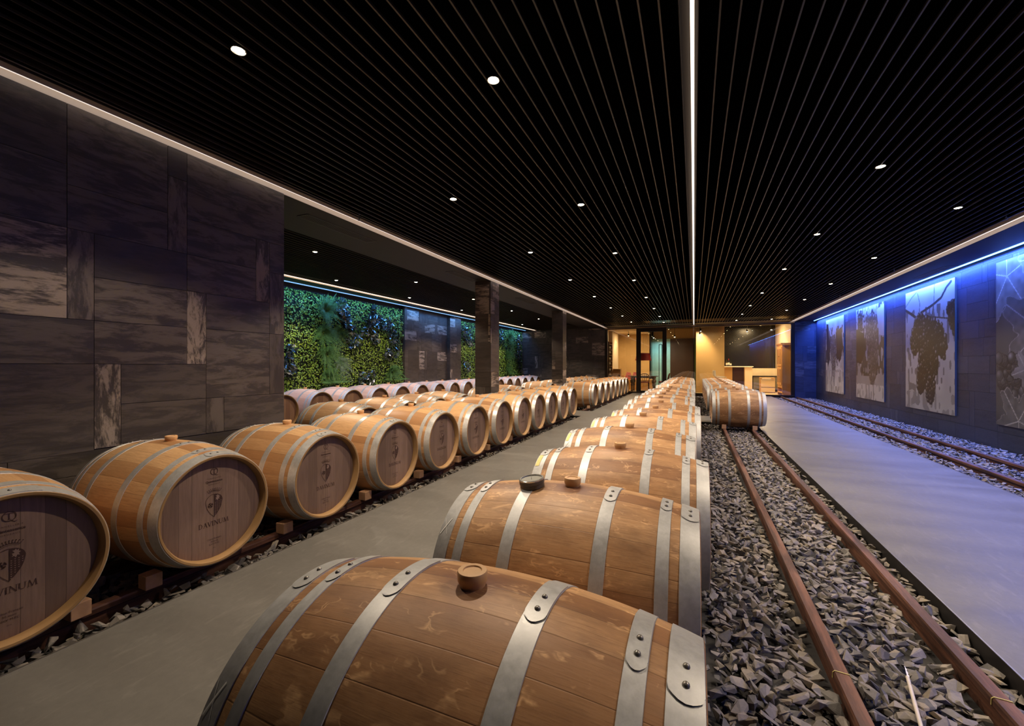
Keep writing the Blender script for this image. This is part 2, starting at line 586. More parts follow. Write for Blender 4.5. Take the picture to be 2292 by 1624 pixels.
# ------------------------------------------------------------------ gravel
def rock_variants(n, seed):
    out = []
    rr = random.Random(seed)
    for k in range(n):
        bm = bmesh.new()
        for i in range(9):
            v = Vector((rr.gauss(0, 1), rr.gauss(0, 1), rr.gauss(0, 1))).normalized() * rr.uniform(0.8, 1.0)
            q = Vector((abs(v.x) ** 0.7 * (1 if v.x > 0 else -1), abs(v.y) ** 0.7 * (1 if v.y > 0 else -1), abs(v.z) ** 0.6 * (1 if v.z > 0 else -1)))
            bm.verts.new((q.x * 1.15, q.y * 0.62, q.z * 0.40))
        ret = bmesh.ops.convex_hull(bm, input=bm.verts[:])
        bmesh.ops.delete(bm, geom=[e for e in ret.get('geom_interior', []) if isinstance(e, bmesh.types.BMVert)], context='VERTS')
        bmesh.ops.triangulate(bm, faces=bm.faces[:])
        bm.verts.index_update()
        out.append((np.array([v.co[:] for v in bm.verts]), np.array([[v.index for v in f.verts] for f in bm.faces])))
        bm.free()
    return out
ROCKS = rock_variants(14, 3)

def rot_mats(n, rs, tilt=0.5):
    a = rs.uniform(0, 2 * PI, n); t = rs.normal(0, tilt, n); p = rs.uniform(0, 2 * PI, n)
    ca, sa, ct, st, cp, sp = np.cos(a), np.sin(a), np.cos(t), np.sin(t), np.cos(p), np.sin(p)
    Z = np.zeros(n); O = np.ones(n)
    Ra = np.stack([np.stack([ca, -sa, Z], -1), np.stack([sa, ca, Z], -1), np.stack([Z, Z, O], -1)], 1)
    Rx = np.stack([np.stack([O, Z, Z], -1), np.stack([Z, ct, -st], -1), np.stack([Z, st, ct], -1)], 1)
    Rp = np.stack([np.stack([cp, -sp, Z], -1), np.stack([sp, cp, Z], -1), np.stack([Z, Z, O], -1)], 1)
    return Ra @ Rx @ Rp

def gravel_points(x0, x1, y0, y1, step, rs, avoid):
    nx, ny = max(1, int((x1 - x0) / step)), max(1, int((y1 - y0) / step))
    gx, gy = np.meshgrid(np.arange(nx), np.arange(ny))
    px = x0 + (gx.ravel() + 0.5 + rs.uniform(-0.45, 0.45, nx * ny)) * (x1 - x0) / nx
    py = y0 + (gy.ravel() + 0.5 + rs.uniform(-0.45, 0.45, nx * ny)) * (y1 - y0) / ny
    keep = np.ones(len(px), bool)
    for ax in avoid:
        keep &= np.abs(px - ax) > 0.05
    keep &= (px > x0 + 0.02) & (px < x1 - 0.02) & (py > y0 + 0.03) & (py < y1 - 0.03)
    return px[keep], py[keep]

def gravel(name, areas, step, size, seed, avoid=(), layers=2):
    rs = np.random.RandomState(seed)
    VV, FF, base = [], [], 0
    for (x0, x1, y0, y1) in areas:
        for L in range(layers):
            px, py = gravel_points(x0, x1, y0, y1, step, rs, avoid)
            n = len(px)
            if not n: continue
            pz = PIT_Z + 0.022 + L * 0.026 + rs.uniform(-0.006, 0.010, n)
            sc = size * rs.uniform(0.62, 1.35, n)
            Rm = rot_mats(n, rs)
            var = rs.randint(0, len(ROCKS), n)
            for k, (v, f) in enumerate(ROCKS):
                idx = np.where(var == k)[0]
                if not len(idx): continue
                P = np.einsum('nij,vj->nvi', Rm[idx], v) * sc[idx][:, None, None]
                P += np.stack([px[idx], py[idx], pz[idx]], -1)[:, None, :]
                m = len(idx)
                VV.append(P.reshape(-1, 3))
                FF.append((f[None] + (np.arange(m) * len(v))[:, None, None] + base).reshape(-1, 3))
                base += m * len(v)
    o = np_mesh(name, np.concatenate(VV), np.concatenate(FF), MT['stone'])
    return tag(o, kind='stuff')

RAILS_C = (0.51, 0.98)
RAILS_A = (-2.65, -3.12)
RAILS_W = (2.985, 3.475)
NEAR = (0.06, 1.12, 0.95, 2.35)
tag(gravel('gravel', [(0.0, 1.12, 0.3, NEAR[2]), (0.0, NEAR[0], NEAR[2], NEAR[3]), (-0.1, 1.12, NEAR[3], 5.2)], 0.050, 0.030, 11, RAILS_C),
    'crushed grey stone filling the pit under the light strip, close to the camera', 'gravel')
o = gravel('gravel', [(-0.95, -0.1, 0.2, 9.66), (-0.1, 1.12, 5.2, 9.66)], 0.054, 0.031, 12, RAILS_C + (-0.18, -0.65))
tag(o, 'crushed grey stone under the weathered barrels up to the cross aisle', 'gravel')
o = gravel('gravel', [(-0.95, 1.12, 10.80, YB)], 0.062, 0.035, 13, RAILS_C + (-0.18, -0.65), 1)
tag(o, 'crushed grey stone in the pit between cross aisle and glass wall', 'gravel')
o = gravel('gravel', [(2.66, XR - 0.05, 2.4, YB)], 0.052, 0.032, 14, RAILS_W)
tag(o, 'crushed stone in blue light along the picture wall', 'gravel')
o = gravel('gravel', [(-3.52, -2.38, -0.4, 9.66)], 0.052, 0.034, 15, RAILS_A, 2)
tag(o, 'dark crushed stone under the crest barrels beside the aisle', 'gravel')
o = gravel('gravel', [(-3.52, -2.38, 10.80, YB - 0.1), (-4.75, -3.97, 3.0, 9.66), (-4.75, -3.97, 10.8, YB - 0.05), (-7.33, -6.15, 3.5, YB - 0.05)], 0.085, 0.045, 16, RAILS_A + (-3.77, -4.24, -6.67, -7.14), 1)
tag(o, 'dark crushed stone under the rear rows of barrels', 'gravel')

# the top stones closest to the camera, each on its own
def near_stones():
    rs = np.random.RandomState(21)
    px, py = gravel_points(*NEAR, 0.050, rs, RAILS_C)
    pts = list(zip(px, py))
    # under layer stays one mass
    o = gravel('gravel', [NEAR], 0.047, 0.031, 22, RAILS_C, 1)
    tag(o, 'lower layer of crushed stone beneath the loose stones beside the rusty rails', 'gravel')
    meshes = []
    for k, (v, f) in enumerate(ROCKS):
        me = bpy.data.meshes.new('stone')
        me.from_pydata([tuple(p) for p in v], [], [tuple(q) for q in f])
        me.materials.append(MT['stone'])
        me.update()
        meshes.append(me)
    pts.sort(key=lambda p: p[1])
    for i, (x, y) in enumerate(pts[:300]):
        o = bpy.data.objects.new('stone', meshes[rs.randint(len(meshes))])
        C.objects.link(o)
        o.location = (x, y, PIT_Z + 0.047 + rs.uniform(-0.004, 0.010))
        s = 0.031 * rs.uniform(0.75, 1.5)
        o.scale = (s, s, s)
        o.rotation_euler = (rs.normal(0, 0.4), rs.normal(0, 0.4), rs.uniform(0, 2 * PI))
        tag(o, 'loose angular grey stone lying on top of the gravel beside the rusty rails', 'stone', 'loose stones on the gravel by the rails')
    rest = pts[300:]
    if rest:
        P, F, b = [], [], 0
        for x, y in rest:
            v, f = ROCKS[rs.randint(len(ROCKS))]
            Rm = rot_mats(1, rs)[0]
            q = (v @ Rm.T) * 0.031 * rs.uniform(0.75, 1.4) + np.array([x, y, PIT_Z + 0.05])
            P.append(q); F.append(f + b); b += len(v)
        o = np_mesh('gravel', np.concatenate(P), np.concatenate(F), MT['stone'])
        tag(o, 'crushed stone just beyond the loose stones at the near rails', 'gravel', kind='stuff')
near_stones()

# ------------------------------------------------------------------ rails
def rail(x, y0, y1, label):
    prof = [(-0.026, 0.0), (-0.022, 0.008), (0.022, 0.008), (0.026, 0.0), (0.026, -0.022), (0.012, -0.032), (0.012, PIT_Z), (-0.012, PIT_Z), (-0.012, -0.032), (-0.026, -0.022)]
    g = G()
    g.prism([(a + x, b) for a, b in prof], y0, y1, axis='y')
    o = g.build('steel_rail', MT['rust'])
    return tag(o, label, 'rail')
rail(RAILS_C[0], -1.0, 9.6, 'rusty steel rail in the gravel, closer to the row of weathered barrels')
rail(RAILS_C[1], -1.0, 9.6, 'rusty steel rail in the gravel, next to the bluish concrete aisle')
rail(RAILS_C[0], 10.86, 18.5, 'rusty rail beyond the cross aisle under the weathered barrels, inner one')
rail(RAILS_C[1], 10.86, 18.5, 'rusty rail beyond the cross aisle, on the side of the bluish aisle')
rail(RAILS_W[0], 3.0, 18.55, 'rusty rail below the grape pictures, on the aisle side')
rail(RAILS_W[1], 3.0, 18.55, 'rusty rail below the grape pictures, on the wall side')
rail(RAILS_A[0], -0.6, 9.6, 'rusty rail under the crest barrels, visible between stones and barrels')
rail(RAILS_A[1], -0.6, 9.6, 'rusty rail under the back ends of the crest barrels')
rail(RAILS_A[0], 10.86, 18.4, 'rusty rail under the far crest barrels, on the aisle side')
rail(RAILS_A[1], 10.86, 18.4, 'rusty rail under the back ends of the far barrels by the glass')
for x, l in ((-0.18, 'inner'), (-0.65, 'outer')):
    rail(x, 0.0, 9.6, 'rusty %s rail hidden under the weathered barrel row' % l)
    rail(x, 10.86, 18.4, 'rusty %s rail under the far weathered barrels' % l)
for x, l in ((-3.77, 'aisle-side'), (-4.24, 'wall-side')):
    rail(x, 3.2, 9.6, 'rusty %s rail under the barrel row between the columns' % l)
    rail(x, 10.86, 18.4, 'rusty %s rail under the far barrels behind the second column' % l)
for x, l in ((-6.67, 'aisle-side'), (-7.14, 'wall-side')):
    rail(x, 4.2, 18.4, 'rusty %s rail under the pinkish barrels by the plant wall' % l)

# ================================================================== barrels
HL, RB, RH = 0.437, 0.350, 0.298
def br(x):
    t = abs(x) / HL
    return RB - (RB - RH) * (0.86 * t * t + 0.14 * t ** 4)
MX = Matrix.Rotation(PI / 2, 4, 'Y')      # lathe axis z -> x

def body_mesh(n, ax):
    g = G()
    prof = [(br(x), x) for x in np.linspace(-HL, HL, ax)]
    g.lathe(prof, n, MX, cap=False)
    me_end = []
    for s in (-1, 1):
        ring = [(br(HL), s * HL), (RH - 0.003, s * (HL + 0.002)), (RH - 0.013, s * (HL + 0.001)), (RH - 0.019, s * (HL - 0.014)), (RH - 0.021, s * (HL - 0.045))]
        g.mi = 1
        g.lathe(ring, n, MX, cap=False)
        g.mi = 0
    return g
def head_mesh(s, n):
    g = G()
    g.lathe([(0.2785, 0.0), (0.2765, 0.008), (0.24, 0.012), (0.12, 0.012), (0.0005, 0.012)], n, Matrix.Translation((s * (HL - 0.052), 0, 0)) @ (MX if s > 0 else Matrix.Rotation(-PI / 2, 4, 'Y')), cap=False)
    return g
HOOPS = [(-0.437, -0.380), (-0.352, -0.315), (-0.174, -0.130), (0.130, 0.174), (0.315, 0.352), (0.380, 0.437)]

def surf(x, phi, off):
    """point on the barrel; phi from the top towards -y"""
    r = br(x) + off
    return Vector((x, -r * math.sin(phi), r * math.cos(phi)))

def hoop_mesh(i, n, lap_dir, with_rivets):
    x0, x1 = HOOPS[i]
    N = 14
    g = G()
    th = 0.0022
    prof = [(br(x0) + 0.0002, x0), (br(x0) + th, x0 + 0.0008), (br((x0 + x1) / 2) + th, (x0 + x1) / 2), (br(x1) + th, x1 - 0.0008), (br(x1) + 0.0002, x1)]
    g.lathe(prof, n, MX, cap=False)
    # lapped end plate with rounded end
    w = (x1 - x0) / 2 - 0.001
    xc = (x0 + x1) / 2
    p0, p1 = (-0.26, 0.24)
    N = 14
    top, bot = [], []
    outline = []
    SX = (-1, -0.9, -0.7, -0.4, 0, 0.4, 0.7, 0.9, 1)
    NS = len(SX)
    def tt(k, sx):
        q = 1 - sx * sx
        a0 = p0 - (0.07 * q if lap_dir < 0 else 0)
        a1 = p1 - (0.050 * (1 - q) + (0.022 if abs(sx) == 1 else 0) if lap_dir > 0 else 0)
        return a0 + (a1 - a0) * k / N
    vs = []
    for k in range(N + 1):
        for sx in SX:
            vs.append(surf(xc + sx * w, tt(k, sx), th + 0.0024))
    for k in range(N + 1):
        for sx in (-1, 1):
            vs.append(surf(xc + sx * w, tt(k, sx), th * 0.6))
    fs = []
    for k in range(N):
        for j in range(NS - 1):
            a = k * NS + j
            fs.append((a, a + 1, a + NS + 1, a + NS))
        b = NS * (N + 1) + 2 * k
        fs.append((k * NS, (k + 1) * NS, b + 2, b))
        fs.append((k * NS + NS - 1, b + 1, b + 3, (k + 1) * NS + NS - 1))
    b = NS * (N + 1)
    fs.append(tuple(list(range(NS)) + [b + 1, b]))
    fs.append(tuple([NS * N + j for j in range(NS - 1, -1, -1)] + [b + 2 * N, b + 2 * N + 1]))
    g.add(vs, fs)
    if with_rivets:
        for t in (0.02, 0.14):
            g2 = rivet_mesh(xc, t, th + 0.0024)
            g.add(g2.v, g2.f, 1)
    return g

def rivet_mesh(x, t, off):
    g = G()
    p = surf(x, t, off)
    nrm = Vector((0, -math.sin(t), math.cos(t)))
    q = nrm.to_track_quat('Z', 'Y').to_matrix().to_4x4()
    g.lathe([(0.0062, -0.001), (0.0058, 0.0018), (0.004, 0.0040), (0.0012, 0.0050)], 10, Matrix.Translation(p) @ q)
    return g

def bung_mesh():
    g = G()
    g.lathe([(0.026, -0.012), (0.0275, 0.004), (0.0305, 0.010), (0.0315, 0.026), (0.0295, 0.0295), (0.020, 0.0298), (0.0185, 0.0270), (0.001, 0.0270)], 28, Matrix.Translation((0, 0, RB)), cap=True)
    return g

# ------------------------------------------------------------------ the print on the heads
def text_poly(txt, size, bold=0.0):
    cu = bpy.data.curves.new('t', 'FONT')
    cu.body = txt
    cu.size = size
    cu.align_x = 'CENTER'
    cu.resolution_u = 2
    cu.offset = bold
    o = bpy.data.objects.new('t', cu)
    C.objects.link(o)
    dg = bpy.context.evaluated_depsgraph_get()
    me = bpy.data.meshes.new_from_object(o.evaluated_get(dg))
    vs = [(v.co.x, v.co.y) for v in me.vertices]
    fs = [tuple(p.vertices) for p in me.polygons]
    bpy.data.objects.remove(o)
    bpy.data.curves.remove(cu)
    bpy.data.meshes.remove(me)
    return vs, fs

def crest_print():
    """flat print in (y, z), seen from +x; y grows to the viewer's ... world +y is to the right seen from +x"""
    g = G()
    def put(vs, fs, oy, oz, mi=0, lift=0.0):
        g.add([(lift, a + oy, b + oz) for a, b in vs], fs, mi)
    def poly(pts, mi=0, lift=0.0):
        g.add([(lift, a, b) for a, b in pts], [tuple(range(len(pts)))], mi)
    def stroke(pts, w, mi=0, lift=0.0):
        n = len(pts)
        L, Rr = [], []
        for i, p in enumerate(pts):
            a = pts[max(0, i - 1)]; b = pts[min(n - 1, i + 1)]
            dx, dy = b[0] - a[0], b[1] - a[1]
            d = math.hypot(dx, dy) or 1
            ww = w[i] if isinstance(w, (list, tuple)) else w
            L.append((p[0] - dy / d * ww / 2, p[1] + dx / d * ww / 2))
            Rr.append((p[0] + dy / d * ww / 2, p[1] - dx / d * ww / 2))
        vs = L + Rr
        put(vs, [(i, i + 1, n + i + 1, n + i) for i in range(n - 1)], 0, 0, mi, lift)
    # monogram: a Q ring with a T and a long swash tail
    ring = [(0.019 * math.cos(t), 0.205 + 0.019 * math.sin(t)) for t in np.linspace(0.0, 2 * PI, 33)]
    stroke(ring, [0.0016 + 0.0018 * abs(math.cos(t)) for t in np.linspace(0, 2 * PI, 33)])
    stroke([(-0.014, 0.214), (-0.011, 0.2165), (0.010, 0.2165), (0.013, 0.214)], 0.0022)
    stroke([(0, 0.216), (0, 0.193)], 0.0034)
    stroke([(-0.005, 0.1925), (0.005, 0.1925)], 0.0016)
    stroke([(-0.006, 0.187), (0.006, 0.188), (0.014, 0.181), (0.024, 0.184)], [0.001, 0.0025, 0.003, 0.001])
    v, f = text_poly('T O N N E L L E R I E', 0.0085); put(v, f, 0, 0.164)
    v, f = text_poly('Quintessence', 0.0165, 0.0003); put(v, f, 0, 0.145)
    v, f = text_poly('B O R D E A U X', 0.0085); put(v, f, 0, 0.131)
    # crown
    stroke([(-0.030, 0.088), (-0.016, 0.095), (0, 0.0975), (0.016, 0.095), (0.030, 0.088)], 0.0020)
    stroke([(-0.027, 0.083), (-0.014, 0.089), (0, 0.0912), (0.014, 0.089), (0.027, 0.083)], 0.0012)
    for k in range(9):
        t = (k - 4) / 4
        bx, bz = t * 0.030, 0.0975 - 0.0095 * t * t
        tx, tz = t * 0.038, bz + 0.011
        stroke([(bx, bz), (tx, tz)], [0.0026, 0.0008])
        c = [(tx + 0.0021 * math.cos(a), tz + 0.0021 * math.sin(a)) for a in np.linspace(0, 2 * PI, 9)[:-1]]
        poly(c)
    # oval shield
    def sh(t):                                  # t 0..1 from the top round one side to the tip
        a = t * 0.70 * PI
        if t < 0.62:
            return (0.046 * math.sin(a * 1.13), 0.030 + 0.047 * math.cos(a * 1.02))
        p = sh(0.6199)
        u = (t - 0.62) / 0.38
        return (p[0] * (1 - u) + 0.0 * u + 0.010 * math.sin(u * PI), p[1] * (1 - u) - 0.052 * u - 0.002 * math.sin(u * PI))
    ts = np.linspace(0, 1, 30)
    rightp = [sh(t) for t in ts]
    leftp = [(-a, b) for a, b in rightp]
    stroke(leftp, 0.0022)
    poly([(0, 0.077)] + rightp + [(0, -0.052)])
    # pale lion and pale bells inside the dark half
    lion = [(0.008, 0.066), (0.014, 0.058), (0.011, 0.052), (0.007, 0.055), (0.010, 0.047), (0.006, 0.042), (0.013, 0.044), (0.018, 0.036), (0.022, 0.046), (0.029, 0.043), (0.026, 0.052), (0.032, 0.057), (0.026, 0.060), (0.027, 0.068), (0.021, 0.064), (0.018, 0.071), (0.014, 0.066)]
    g.add([(0.0004, a, b) for a, b in lion] + [(0.0004, 0.019, 0.055)], [(i, (i + 1) % len(lion), len(lion)) for i in range(len(lion))], 1)
    for ci in range(4):
        cy = 0.0055 + ci * 0.0105
        top = (0.030, 0.034, 0.034, 0.036)[ci]
        nrow = (9, 7, 5, 3)[ci]
        for k in range(nrow):
            zz = top - k * 0.0088
            poly([(cy - 0.0030, zz), (cy - 0.0012, zz - 0.0014), (cy, zz - 0.0054)], 1, 0.0004)
            poly([(cy + 0.0030, zz), (cy, zz - 0.0054), (cy + 0.0012, zz - 0.0014)], 1, 0.0004)
            poly([(cy - 0.0012, zz - 0.0014), (cy + 0.0012, zz - 0.0014), (cy, zz - 0.0054)], 1, 0.0004)
    # cross of four lobes
    cx, cz = -0.020, 0.018
    for a in (0.5, 2.07, 3.64, 5.21):
        dx, dz = math.cos(a), math.sin(a)
        stroke([(cx, cz), (cx + 0.010 * dx, cz + 0.010 * dz)], [0.0028, 0.0048])
        for s in (-0.7, 0, 0.7):
            q = (cx + 0.0112 * math.cos(a + s * 0.55), cz + 0.0112 * math.sin(a + s * 0.55))
            poly([(q[0] + 0.0030 * math.cos(t), q[1] + 0.0030 * math.sin(t)) for t in np.linspace(0, 2 * PI, 9)[:-1]])
    # DAVINUM in roman capitals, thick and thin strokes with serifs
    h = 0.026
    def serif(x, z): stroke([(x - 0.0042, z), (x + 0.0042, z)], 0.0012)
    def D(x):
        stroke([(x, 0), (x, h)], 0.0036); serif(x, 0.0005); serif(x, h - 0.0005)
        stroke([(x, h - 0.0008), (x + 0.007, h - 0.0012), (x + 0.013, h * 0.75), (x + 0.0145, h * 0.5), (x + 0.013, h * 0.25), (x + 0.007, 0.0012), (x, 0.0008)], [0.0014, 0.002, 0.003, 0.0036, 0.003, 0.002, 0.0014])
        return 0.0225
    def A(x):
        stroke([(x, 0), (x + 0.009, h)], 0.0016); stroke([(x + 0.0085, h), (x + 0.018, 0)], 0.0036)
        stroke([(x + 0.0035, h * 0.36), (x + 0.0145, h * 0.36)], 0.0014); serif(x, 0.0005); serif(x + 0.018, 0.0005); return 0.0235
    def V(x):
        stroke([(x, h), (x + 0.009, 0)], 0.0036); stroke([(x + 0.009, 0), (x + 0.018, h)], 0.0016)
        serif(x, h - 0.0005); serif(x + 0.018, h - 0.0005); return 0.0255
    def I(x):
        stroke([(x, 0), (x, h)], 0.0036); serif(x, 0.0005); serif(x, h - 0.0005); return 0.0100
    def N(x):
        stroke([(x, 0), (x, h)], 0.0016); stroke([(x, h), (x + 0.018, 0)], 0.0036); stroke([(x + 0.018, 0), (x + 0.018, h)], 0.0016)
        serif(x, 0.0005); serif(x - 0.002, h - 0.0005); serif(x + 0.018, h - 0.0005); return 0.0260
    def U(x):
        stroke([(x, h), (x, 0.009), (x + 0.003, 0.0025), (x + 0.009, 0.0006), (x + 0.014, 0.003), (x + 0.0165, 0.009), (x + 0.0165, h)], [0.0036, 0.0036, 0.003, 0.0022, 0.0018, 0.0016, 0.0016])
        serif(x, h - 0.0005); serif(x + 0.0165, h - 0.0005); return 0.0250
    def Mm(x):
        stroke([(x, 0), (x + 0.003, h)], 0.0016); stroke([(x + 0.003, h), (x + 0.012, 0)], 0.0034); stroke([(x + 0.012, 0), (x + 0.021, h)], 0.0016)
        stroke([(x + 0.021, h), (x + 0.024, 0)], 0.0036); serif(x, 0.0005); serif(x + 0.024, 0.0005); return 0.024
    b0 = len(g.v)
    x = -0.0795
    for fn in (D, A, V, I, N, U, Mm):
        x += fn(x)
    for k in range(b0, len(g.v)):
        p = g.v[k]
        g.v[k] = (p[0], p[1], p[2] - 0.098)
    for s, z in (('Ch\u00eane Fran\u00e7ais', -0.176), ('30 mois', -0.191), ('NXV M FC', -0.206)):
        v, f = text_poly(s, 0.0125); put(v, f, 0, z)
    v, f = text_poly('2016', 0.0070); put(v, f, 0, -0.226)
    return g

def mesh_of(g, name, mats, smooth=False):
    o = g.build(name, mats, smooth=smooth)
    me = o.data
    bpy.data.objects.remove(o)
    return me

BM = {}
def barrel_meshes(key, n, ax, oak, head, hoop, bung, rivets_in):
    d = {}
    d['body'] = mesh_of(body_mesh(n, ax), 'barrel_body', [MT[oak], MT['chime_oak'] if oak != 'oak_used' else MT[oak]], True)
    d['head'] = [mesh_of(head_mesh(s, n), 'head', MT[head], True) for s in (-1, 1)]
    d['hoop'] = [mesh_of(hoop_mesh(i, n, 1, rivets_in), 'hoop', [MT[hoop], MT['rivet']], True) for i in range(6)]
    d['bung'] = mesh_of(bung_mesh(), 'bung', MT[bung], True)
    d['rivet'] = [[mesh_of(rivet_mesh(sum(HOOPS[i]) / 2, t, 0.0046), 'rivet', MT['rivet'], True) for t in (0.02, 0.14)] for i in range(6)]
    BM[key] = d
cp = crest_print()
PRINT = mesh_of(cp, 'head_print', [MT['ink'], MT['ink_gap']])
barrel_meshes('used_near', 112, 33, 'oak_used', 'head_used', 'hoop', 'bung', False)
barrel_meshes('used', 48, 15, 'oak_used', 'head_used', 'hoop', 'bung', True)
barrel_meshes('new_near', 96, 25, 'oak_new', 'head_new', 'hoop_bright', 'bung_pale', False)
barrel_meshes('new', 48, 15, 'oak_new', 'head_new', 'hoop_bright', 'bung_pale', True)
barrel_meshes('pale', 48, 15, 'oak_pinklit', 'head_used', 'hoop', 'bung_pale', True)

def child(me, name, parent, loc=(0, 0, 0), rot=None):
    o = bpy.data.objects.new(name, me)
    C.objects.link(o)
    o.parent = parent
    o.location = loc
    if rot: o.rotation_euler = rot
    return o

def barrel(key, x, y, label, group, z=0.010, printed=False, roll=0.0, yaw=0.0, seed=0):
    d = BM[key]
    t = empty('wine_barrel', (x, y, z), yaw)
    tag(t, label, 'barrel', group)
    up = (0, 0, RB)
    rr = (roll, 0, 0)
    child(d['body'], 'barrel_body', t, up, rr)
    for s in (0, 1):
        h = child(d['head'][s], 'head', t, up, (0, 0, 0))
        if printed and s == 1:
            p = child(PRINT, 'head_print', h, (HL - 0.052 + 0.0135, 0, 0))
    for i in range(6):
        # hoop laps sit a little differently on every barrel
        j = (((seed * 7 + i * 5) % 11) - 5) * 0.012
        h = child(d['hoop'][i], 'hoop', t, up, (roll + j, 0, 0))
        if key.endswith('near'):
            for k in (0, 1):
                child(d['rivet'][i][k], 'rivet', h)
    child(d['bung'], 'bung', t, up, rr)
    return t

def chock(x, y, label, group, s=0.075):
    g = G()
    g.bbox(-s / 2, s / 2, -s / 2, s / 2, 0, s * 0.95, 0.003)
    o = g.build('timber_chock', MT['fir'], loc=(x, y, 0.008), rz=rnd.uniform(-0.06, 0.06))
    return tag(o, label, 'chock', group)

# row of weathered barrels under the light strip
Y1 = [0.78, 1.57, 2.38, 3.20, 3.99, 4.75, 5.54, 6.38, 7.18, 7.94, 8.64, 9.34, 11.35, 12.16, 12.98, 13.80, 14.6, 15.42, 16.24, 17.05, 17.8]
DX = [0, 0, 0.05, -0.01, 0, 0.045, 0.05, -0.01, -0.02, 0.0, -0.01, -0.02]
LOOK1 = ['pale flecked stained', 'darker stained', 'golden brown', 'smooth warm brown', 'light brown', 'tan', 'even tan', 'streaky tan']
barrels1 = []
for i, y in enumerate(Y1):
    key = 'used_near' if i < 6 else 'used'
    if i == 0: lab = 'weathered oak barrel under the light strip, the big one nearest the camera, wavy pale grain'
    elif i == 1: lab = 'weathered oak barrel carrying the round dial gauge on top'
    elif i < 12: lab = 'weathered %s barrel under the light strip, %s in its row' % (LOOK1[i % 8], ORD[i])
    else: lab = 'weathered oak barrel beyond the cross aisle under the light strip, %s of those' % ORD[i - 12]
    if i >= 12: lab = lab
    barrels1.append(barrel(key, -0.42 + (DX[i] if i < len(DX) else 0.01 * ((i * 3) % 4 - 2)), y, lab, 'weathered barrels under the central light strip',
                           roll=0.0, seed=i + 1))
# crest-printed new barrels beside the aisle
YA = [0.78, 1.565, 2.36, 3.15, 3.93, 4.71, 5.50, 6.29, 7.02, 7.76, 8.54, 9.27]
YA2 = [11.66, 12.50, 13.37, 14.27, 15.13, 15.96, 16.77, 17.57]
for i, y in enumerate(YA):
    lab = 'new oak barrel with DAVINUM crest beside the grey aisle, %s of twelve from the camera' % ORD[i]
    if i == 0: lab = 'new DAVINUM barrel closest to the camera, cut off by the edge of the photo'
    barrel('new_near' if i < 4 else 'new', -2.885, y, lab, 'new crest barrels beside the aisle', printed=True, seed=i + 30)
for i, y in enumerate(YA2):
    barrel('new', -2.885 + (0.0 if i else -0.02), y, 'new oak barrel with shiny hoops beyond the cross aisle, %s of eight towards glass' % ORD[i], 'new barrels beyond the cross aisle', seed=i + 50)
# second row, between the columns
YBr = [4.08, 4.90, 5.66, 6.45, 8.35, 9.15]
for i, y in enumerate(YBr):
    where = '%s of four before the near column' % ORD[i] if i < 4 else ('just behind the near column' if i == 4 else 'last before the cross aisle behind the near column')
    barrel('new', -4.05, y, 'golden oak barrel in the second row, %s' % where, 'golden barrels in the second row', seed=i + 60)
for i, y in enumerate([11.62, 13.2, 14.05, 15.0, 15.9, 16.75, 17.6]):
    barrel('new', -4.12, y, 'golden oak barrel in the far second row, %s from the cross aisle' % ORD[i], 'golden barrels in the far second row', seed=i + 70)
# pinkish row in front of the plant wall
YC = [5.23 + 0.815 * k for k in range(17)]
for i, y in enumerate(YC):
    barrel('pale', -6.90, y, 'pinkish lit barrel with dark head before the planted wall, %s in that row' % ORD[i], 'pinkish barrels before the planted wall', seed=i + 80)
# row on the rails by the blue aisle
YD = [8.98, 9.80, 11.55, 12.38, 13.2, 14.02, 14.85, 15.67, 16.5, 17.3]
for i, y in enumerate(YD):
    lab = 'weathered barrel standing on the rusty rails at the bluish aisle, half lit blue' if i == 0 else 'weathered barrel on the rails behind the half-blue one, %s after it' % ORD[i - 1]
    barrel('used_near' if i == 0 else 'used', 0.745 - (0.02 if i > 1 else 0), y, lab, 'weathered barrels on the rusty rails', seed=i + 100)

# chocks
for i, y in enumerate(YA):
    chock(-2.61, y - 0.245, 'timber block wedged under the camera side of the %s crest barrel' % ORD[i], 'timber chocks under the crest barrels')
chock(-2.61, YA2[0] - 0.245, 'timber block under the first barrel beyond the cross aisle', 'timber chocks under the crest barrels')
chock(-2.61, YA[0] + 0.25, 'timber block behind the barrel that the photo cuts off', 'timber chocks under the crest barrels')
chock(RAILS_C[0] - 0.005, YD[0] - 0.25, 'timber block under the half-blue barrel, on the inner rail', 'timber chocks under the half-blue barrel')
chock(RAILS_C[1] + 0.02, YD[0] - 0.25, 'timber block under the half-blue barrel, on the aisle-side rail', 'timber chocks under the half-blue barrel')

# chalk crosses and yellow stickers on the end hoops of the weathered row
def hoop_patch(parent, x, t0, t1, w, mat, name):
    g = G()
    vs, fs = [], []
    N = 8
    for k in range(N + 1):
        t = t0 + (t1 - t0) * k / N
        for s in (-1, 1):
            p = surf(x + s * w / 2, t, 0.0035)
            vs.append((p.x, p.y, p.z + RB))
    fs = [(2 * k, 2 * k + 1, 2 * k + 3, 2 * k + 2) for k in range(N)]
    g.add(vs, fs)
    return g.build(name, mat, parent, fix=False)
def hoop_cross(parent, x, t, s):
    g = G()
    for sg in (1, -1):
        vs = []
        for k in range(5):
            u = -1 + 0.5 * k
            for d in (-1, 1):
                p = surf(x + u * s * 0.5 + d * 0.0015, t + sg * u * s / RB * 1.1 + d * 0.004, 0.0038)
                vs.append((p.x, p.y, p.z + RB))
        g.add(vs, [(2 * k, 2 * k + 1, 2 * k + 3, 2 * k + 2) for k in range(4)])
    return g.build('chalk_cross', MT['chalk'], parent, fix=False)
for i, t in ((0, 0.98), (1, 0.80), (3, 0.72)):
    hoop_cross(barrels1[i], -0.415, t, 0.030)
hoop_cross(barrels1[0], -0.405, 0.06, 0.035)
